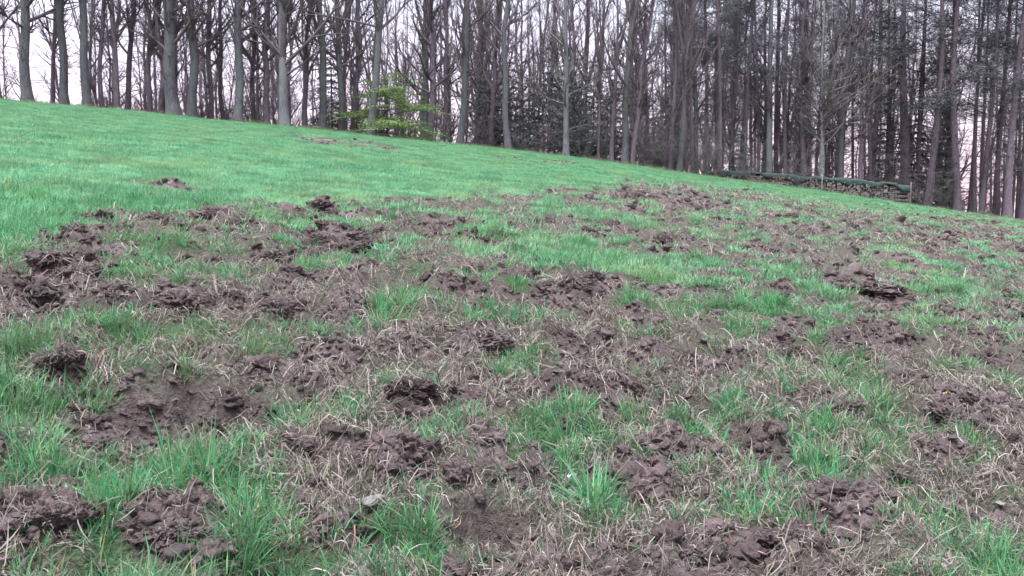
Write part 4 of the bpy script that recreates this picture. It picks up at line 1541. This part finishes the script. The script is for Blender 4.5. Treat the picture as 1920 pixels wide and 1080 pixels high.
X, Y = sample(95000, 1.3, 8.0, 1.3, R(36))
f = fields(X, Y)
keep = rng.random(len(X)) < np.clip(f['soil'], 0, 1) ** 1.3 * 0.85
X, Y = X[keep], Y[keep]; z = f['z'][keep]
n = len(X)
s_ = 0.004 + 0.013 * rng.random(n) ** 2
s3 = np.stack([s_ * rng.uniform(0.8, 1.5, n), s_ * rng.uniform(0.8, 1.5, n), s_ * rng.uniform(0.7, 1.1, n)], 1)
fine_t = [bpy.data.objects.new('l', lump_mesh('l', 21 + i, 1, 1.0, 0.8)) for i in range(5)]
scatter('fine_soil', np.stack([X, Y, z + 0.3 * s_], 1), turns(n, 0.5), s3, rng.integers(0, 5, n), fine_t,
        'fine crumbled soil lying over the bare torn patches', 'soil')

# --- ragged little sods everywhere in the torn ground: a lump with its mat of dead stalks
def sod_straw(seed, n=70):
    """stalks and roots matted over the top of a sod of radius 1, hanging down its sides"""
    r2 = random.Random(seed)
    bl = []
    for i in range(n):
        a = r2.uniform(0, 6.283); e = abs(r2.gauss(0.2, 0.6))
        pts = []
        ca = a + r2.gauss(0, 0.5)
        step = r2.uniform(0.06, 0.16)
        p = Vector((math.cos(a) * math.sin(min(e, 1.4)), math.sin(a) * math.sin(min(e, 1.4)), math.cos(min(e, 1.4)) * 0.62)) * 1.0
        d = Vector((math.cos(ca), math.sin(ca), 0.25))
        for k in range(5):
            pts.append(p.copy())
            d = (d + Vector((r2.gauss(0, .35), r2.gauss(0, .35), -0.28))).normalized()
            p = p + d * step * 1.6
            # stay on or just above the lump
            rr = math.sqrt(p.x * p.x + p.y * p.y + (p.z / 0.62) ** 2)
            if rr < 0.93: p *= 0.95 / rr
        side = Vector((-math.sin(ca), math.cos(ca), r2.uniform(-.6, .6))).normalized()
        w = r2.uniform(0.009, 0.018)
        tint = r2.random() * 0.94 if r2.random() > 0.06 else r2.uniform(0.95, 1)
        bl.append((pts, [w * 0.8, w, w, w * 0.8, 0], tint, side))
    return blade_mesh('dead_grass', bl, M_STRAW).data


def ragged_sod(seed):
    lm = lump_mesh('l', seed, 5, 1.05, 0.72, True)
    sm = sod_straw(seed + 300, 46)
    n0 = len(lm.vertices)
    vs = [v.co[:] for v in lm.vertices] + [(v.co * 1.02)[:] for v in sm.vertices]
    fs = [tuple(p.vertices) for p in lm.polygons] + [tuple(i + n0 for i in p.vertices) for p in sm.polygons]
    me = bpy.data.meshes.new('l')
    me.from_pydata(vs, [], fs)
    me.materials.append(M_CLOD); me.materials.append(M_STRAW)
    mi = np.zeros(len(fs), np.int32); mi[len(lm.polygons):] = 1
    me.polygons.foreach_set('material_index', mi)
    me.polygons.foreach_set('use_smooth', np.ones(len(fs), bool))
    tint = np.zeros(len(vs), np.float32)
    tmp = np.empty(len(sm.vertices), np.float32); sm.attributes['tint'].data.foreach_get('value', tmp)
    tint[n0:] = tmp
    me.attributes.new('tint', 'FLOAT', 'POINT').data.foreach_set('value', tint)
    me.update()
    return bpy.data.objects.new('l', me)


X, Y = sample(17000, 1.6, 48.0, 1.35, R(36))
f = fields(X, Y)
keep = (rng.random(len(X)) < f['M'] * (0.22 + 0.6 * f['soil']) * (1 - 0.85 * f['green'])) & (Y < crest(X) - 0.5)
keep &= (np.abs(fields(X, Y - 0.09)['z'] - f['z']) < 0.06) & (np.abs(fields(X, Y + 0.09)['z'] - f['z']) < 0.06)   # none on the brink of a hollow
X, Y = X[keep], Y[keep]; z = f['z'][keep]; r_ = f['r'][keep]
n = len(X)
s_ = (0.022 + 0.065 * rng.random(n) ** 2.2) * np.clip(0.42 + 0.09 * r_, 0.6, 1.2)
s3 = np.stack([s_ * rng.uniform(0.9, 1.35, n), s_ * rng.uniform(0.8, 1.2, n), s_ * rng.uniform(0.75, 1.15, n)], 1)
scatter('ragged_sods', np.stack([X, Y, z - 0.22 * s_], 1), turns(n, 0.3), s3, rng.integers(0, 6, n), [ragged_sod(120 + i) for i in range(6)],
        'small ragged sods matted with dead stalks all over the torn ground', 'soil')

# --- longer rough grass where the meadow meets the wood
fr_t = [grass_tuft('f', 160 + i, 45, 0.09, 0.20, 0.004, 0.8, M_GRASS if i < 2 else M_STRAW, 0.5, 0.3) for i in range(4)]
th = rng.uniform(-R(35), R(35), 2600)
X = np.tan(th) * 47
Y = crest(X) + rng.normal(0.3, 0.7, len(X))
n = len(X)
sc_ = rng.uniform(0.6, 1.6, n)
keep = fbm(X / 1.5, Y / 1.5 + 20, 3) > -0.15
X, Y, sc_ = X[keep], Y[keep], sc_[keep]; n = len(X)
scatter('edge_grass', np.stack([X, Y, base(X, Y)], 1), turns(n, 0.15), np.stack([sc_, sc_, sc_ * 0.9], 1), rng.integers(0, 4, n), fr_t,
        'rough longer grass and dead stalks along the wood edge', 'grass')

# ------------------------------------------------------------------ single turned-over sods
def ground_z(x, y):
    return float(fields(np.array([x]), np.array([y]))['z'][0])


SODM = [lump_mesh('soil_clod', 50 + i, 6, 1.0, 0.62, True) for i in range(7)]
SODS_T = [sod_straw(70 + i) for i in range(4)]
TUFTM = [grass_tuft('g', 80 + i, 16, 0.45, 1.0, 0.02, 0.6, M_GRASS, 0.4).data for i in range(3)]
SODS = [  # px, py, half width px, straw, tuft, label
    (112, 712, 44, 1, 1, 'dark upright sod with grass on top, left of the big bare hollow'),
    (100, 508, 40, 1, 0, 'large dark clod highest in the torn strip by the left edge'),
    (62, 545, 34, 1, 0, 'dark clod in the hollow under the large clod by the left edge'),
    (232, 575, 42, 1, 0, 'flat brown sod between the left-edge clods and the domed sod'),
    (335, 580, 62, 1, 0, 'wide domed brown sod left of centre above the straw'),
    (295, 632, 32, 1, 0, 'small dark ridge of soil below the wide domed sod'),
    (212, 467, 28, 1, 0, 'dark flat sod above the straw-covered hummock at the left'),
    (190, 411, 20, 1, 0, 'small sod alone in the green at the upper left'),
    (232, 432, 20, 0, 0, 'second small sod in the green, just right of the lone one'),
    (410, 411, 46, 1, 0, 'long dark sod lying along the upper edge of the rooting'),
    (465, 430, 34, 1, 0, 'straw-topped sod just below the long upper dark sod'),
    (505, 388, 30, 1, 0, 'pale torn sod topmost at the upper edge of the rooting'),
    (600, 400, 26, 1, 0, 'upright shaggy sod highest of the central clod heap'),
    (615, 455, 34, 1, 0, 'tall dark clod standing in the central clod heap'),
    (690, 462, 34, 1, 0, 'dark hollow-faced clod right of the tall central one'),
    (505, 492, 30, 1, 0, 'dark rounded sod left of the central clod heap'),
    (545, 530, 36, 1, 0, 'brown sod below the dark rounded one, left of centre'),
    (525, 575, 40, 1, 1, 'grass-fringed sod with dark underside left of centre'),
    (650, 592, 42, 1, 0, 'smooth tilted sod left of the bright central grass tuft'),
    (860, 560, 58, 1, 0, 'broad brown sod right of the bright central grass tuft'),
    (768, 660, 36, 1, 0, 'dark cut face of soil in the middle of the meadow'),
    (657, 690, 16, 0, 0, 'small upright clod standing alone left of the middle'),
    (895, 662, 58, 1, 0, 'large mounded sod in the very middle of the rooted ground'),
    (1222, 610, 30, 1, 0, 'sod with a black hollow under it, right of the middle'),
    (1050, 690, 36, 1, 0, 'shaggy straw-covered sod at the near lip of the middle hollow'),
    (1150, 745, 52, 1, 0, 'long straw-matted ridge sod right of the middle'),
    (1085, 805, 46, 1, 0, 'round sod matted with pale straw below the ridge sod'),
    (770, 755, 50, 1, 0, 'pale straw-matted sod left of the middle foreground'),
    (730, 880, 52, 0, 0, 'bare crumbly clod in the foreground left of the dark hole'),
    (905, 832, 38, 0, 0, 'small bare clod between the foreground grass tufts'),
    (1015, 870, 44, 0, 0, 'bare lumpy clod above the dark foreground hole'),
    (925, 975, 42, 0, 0, 'pale grey clod lying in the dark foreground hole'),
    (990, 985, 16, 0, 0, 'small grey clod right beside the pale one in the dark hole'),
    (1185, 900, 66, 0, 0, 'wide bare mound of crumbly soil in the foreground'),
    (1265, 850, 54, 0, 0, 'dark crumbly mound behind the wide bare foreground mound'),
    (1600, 975, 66, 0, 1, 'big dark clod heap in the lower right foreground'),
    (1545, 1010, 36, 0, 0, 'dark lump in front of the big lower right clod heap'),
    (1700, 930, 24, 0, 0, 'small dark clod behind the big lower right clod heap'),
    (1810, 762, 44, 0, 0, 'purple-brown rounded clod near the right edge'),
    (1835, 812, 34, 0, 0, 'dark smooth clod below the rounded one near the right edge'),
    (1640, 655, 58, 1, 0, 'broad straw-flecked sod in the right half of the rooting'),
    (1805, 612, 50, 1, 0, 'dark sod with overhanging straw near the right edge'),
    (1625, 552, 60, 1, 0, 'wide low dark sod far out on the right'),
    (1875, 562, 26, 0, 0, 'rounded brown clod hard by the right edge'),
    (1540, 565, 22, 1, 0, 'small dark sod left of the wide low one on the right'),
    (1300, 1035, 60, 0, 0, 'pale bare mound at the bottom edge right of centre'),
    (310, 985, 50, 1, 0, 'dark clod heap below the tall grass tuft at bottom left'),
    (100, 975, 56, 1, 0, 'flat dark soil heap in the bottom left corner'),
    (1060, 545, 44, 1, 0, 'brown sod above the middle, beside the bright grass strip'),
    (1020, 490, 26, 1, 0, 'brown ridge bordering the bright grass strip on its left'),
]
random.seed(31)
for i, (px, py, hw, st, tu, label) in enumerate(SODS):
    x, y = at(px, py)
    r_ = min(hw * y / FPX, 0.24)
    zg = ground_z(x, y)
    sx, sy, sz_ = r_ * random.uniform(0.95, 1.1), r_ * random.uniform(0.75, 1.0), min(r_ * random.uniform(0.75, 1.0), 0.12)
    e = empty('soil_clod', (x, y, zg - 0.36 * sz_), (random.uniform(-.2, .2), random.uniform(-.2, .2), 0))
    tag(e, label, 'clod', 'single turned-over clods in the rooted meadow')
    rz = random.uniform(0, 6.28)
    parts = [('soil', SODM[i % 7])] + ([('dead_grass', SODS_T[i % 4])] if st else []) + ([('grass', TUFTM[i % 3])] if tu else [])
    for nm, me in parts:
        o = bpy.data.objects.new(nm, me)
        COL.objects.link(o)
        o.parent = e
        o.rotation_euler = (0, 0, rz if nm == 'soil' else rz * 1.7)
        if nm == 'grass':
            o.location = (0, 0, sz_ * 0.45); o.scale = (0.10, 0.10, 0.10)
        else:
            o.scale = (sx, sy, sz_)


# ------------------------------------------------------------------ dead leaves and stones
def leaf_mesh(seed, lobes=False):
    r2 = random.Random(seed)
    v, f = [], []
    n = 8
    for k in range(n + 1):
        t = k / n
        wd = math.sin(math.pi * min(t * 0.96 + 0.02, 1)) ** 0.8 * 0.30 * (1 + (0.3 * math.sin(t * 19) if lobes else 0))
        zc = 0.18 * math.sin(t * 3.0) + 0.05 * r2.uniform(-1, 1)
        v += [(t - 0.5, -wd, zc + 0.16 + 0.05 * r2.uniform(-1, 1)), (t - 0.5, 0, zc), (t - 0.5, wd, zc + 0.12 + 0.05 * r2.uniform(-1, 1))]
    for k in range(n):
        a = 3 * k
        f += [(a, a + 1, a + 4, a + 3), (a + 1, a + 2, a + 5, a + 4)]
    return v, f


for (px, py, wpx, col, label) in [
        (388, 900, 40, ((0.05, 0.035, 0.03), (0.13, 0.09, 0.07)), 'curled dark brown leaf right of the tall foreground grass tuft'),
        (1774, 765, 16, ((0.25, 0.12, 0.06), (0.40, 0.22, 0.12)), 'orange-brown leaf on the soil beside the rounded clod'),
        (1428, 998, 20, ((0.06, 0.03, 0.03), (0.14, 0.07, 0.06)), 'dark red-brown leaf at the bottom right of centre'),
        (1003, 675, 18, ((0.15, 0.07, 0.05), (0.28, 0.13, 0.10)), 'reddish leaf above the middle grass tuft'),
        (1545, 876, 24, ((0.22, 0.19, 0.17), (0.40, 0.36, 0.33)), 'pale dry curled leaf on the straw at the right'),
        (1073, 910, 26, ((0.35, 0.33, 0.33), (0.60, 0.57, 0.57)), 'whitish leaf scrap in the centre foreground')]:
    x, y = at(px, py)
    v, f = leaf_mesh(px, True)
    sc_ = wpx * y / FPX
    o = mesh_obj('dead_leaf', [tuple(c * sc_ for c in q) for q in v], f, mat_noise('dead_leaf_%d' % px, [(0.3, col[0]), (0.7, col[1])], 30, 0.7, 0.4, 0.003), smooth=True)
    md = o.modifiers.new('thickness', 'SOLIDIFY'); md.thickness = 0.001
    o.location = (x, y, ground_z(x, y) + 0.025)
    o.rotation_euler = (random.uniform(-.3, .3), random.uniform(-.4, .4), random.uniform(0, 6.28))
    tag(o, label, 'leaf', 'dead leaves on the torn ground')
M_WEED = mat_noise('weed_leaf', [(0.3, (0.030, 0.11, 0.055)), (0.7, (0.07, 0.21, 0.10))], 25, 0.5, 0.3, 0.003)
for (px, py, wpx, nl, label) in [(1562, 1006, 46, 7, 'dark green broad-leaved weed in front of the lower right clod heap'),
                                 (400, 882, 40, 5, 'blue-green broad leaves right of the tall foreground grass tuft'),
                                 (40, 1000, 50, 6, 'broad-leaved weed in the grass of the bottom left corner'),
                                 (1180, 690, 26, 5, 'small broad-leaved weed by the middle hollow')]:
    x, y = at(px, py)
    e = empty('weed', (x, y, ground_z(x, y) + 0.005))
    tag(e, label, 'weed', 'broad-leaved weeds in the meadow')
    sc_ = wpx * y / FPX
    for k in range(nl):
        v, f = leaf_mesh(px + k)
        L_ = sc_ * random.uniform(0.45, 0.7)
        o = mesh_obj('leaf', [((q[0] + 0.52) * L_, q[1] * L_ * 0.8, (q[2] * 0.5 + 0.35 * (q[0] + 0.5)) * L_) for q in v], f, M_WEED, e, True)
        o.rotation_euler = (random.uniform(-.2, .2), random.uniform(-.25, .1), 6.283 * k / nl + random.uniform(-.3, .3))
M_STONE = mat_noise('pale_stone', [(0.3, (0.13, 0.118, 0.112)), (0.7, (0.25, 0.23, 0.22))], 40, 0.75, 0.4, 0.004)
for (px, py, wpx, label) in [(703, 966, 26, 'flat pale stone in front of the dark hollow at the bottom'),
                             (1462, 784, 12, 'small whitish stone on the straw right of centre'),
                             (1412, 905, 10, 'tiny pale stone on the soil right of the wide mound'),
                             (1875, 925, 14, 'whitish stone half hidden in grass at the right edge')]:
    x, y = at(px, py)
    me = lump_mesh('stone', px, 3, 0.35, 0.5, True)
    me.materials.clear(); me.materials.append(M_STONE)
    o = bpy.data.objects.new('stone', me)
    COL.objects.link(o)
    r_ = wpx * y / FPX
    o.scale = (r_, r_ * 0.7, r_ * 0.7)
    o.location = (x, y, ground_z(x, y) + 0.02)
    o.rotation_euler = (0.2, -0.2, random.uniform(0, 6))
    tag(o, label, 'stone', 'pale stones on the torn ground')

print('SCENE tris', sum(sum(len(p.vertices) - 2 for p in m.polygons) if len(m.polygons) < 60000 else 2 * len(m.polygons) for m in bpy.data.meshes))
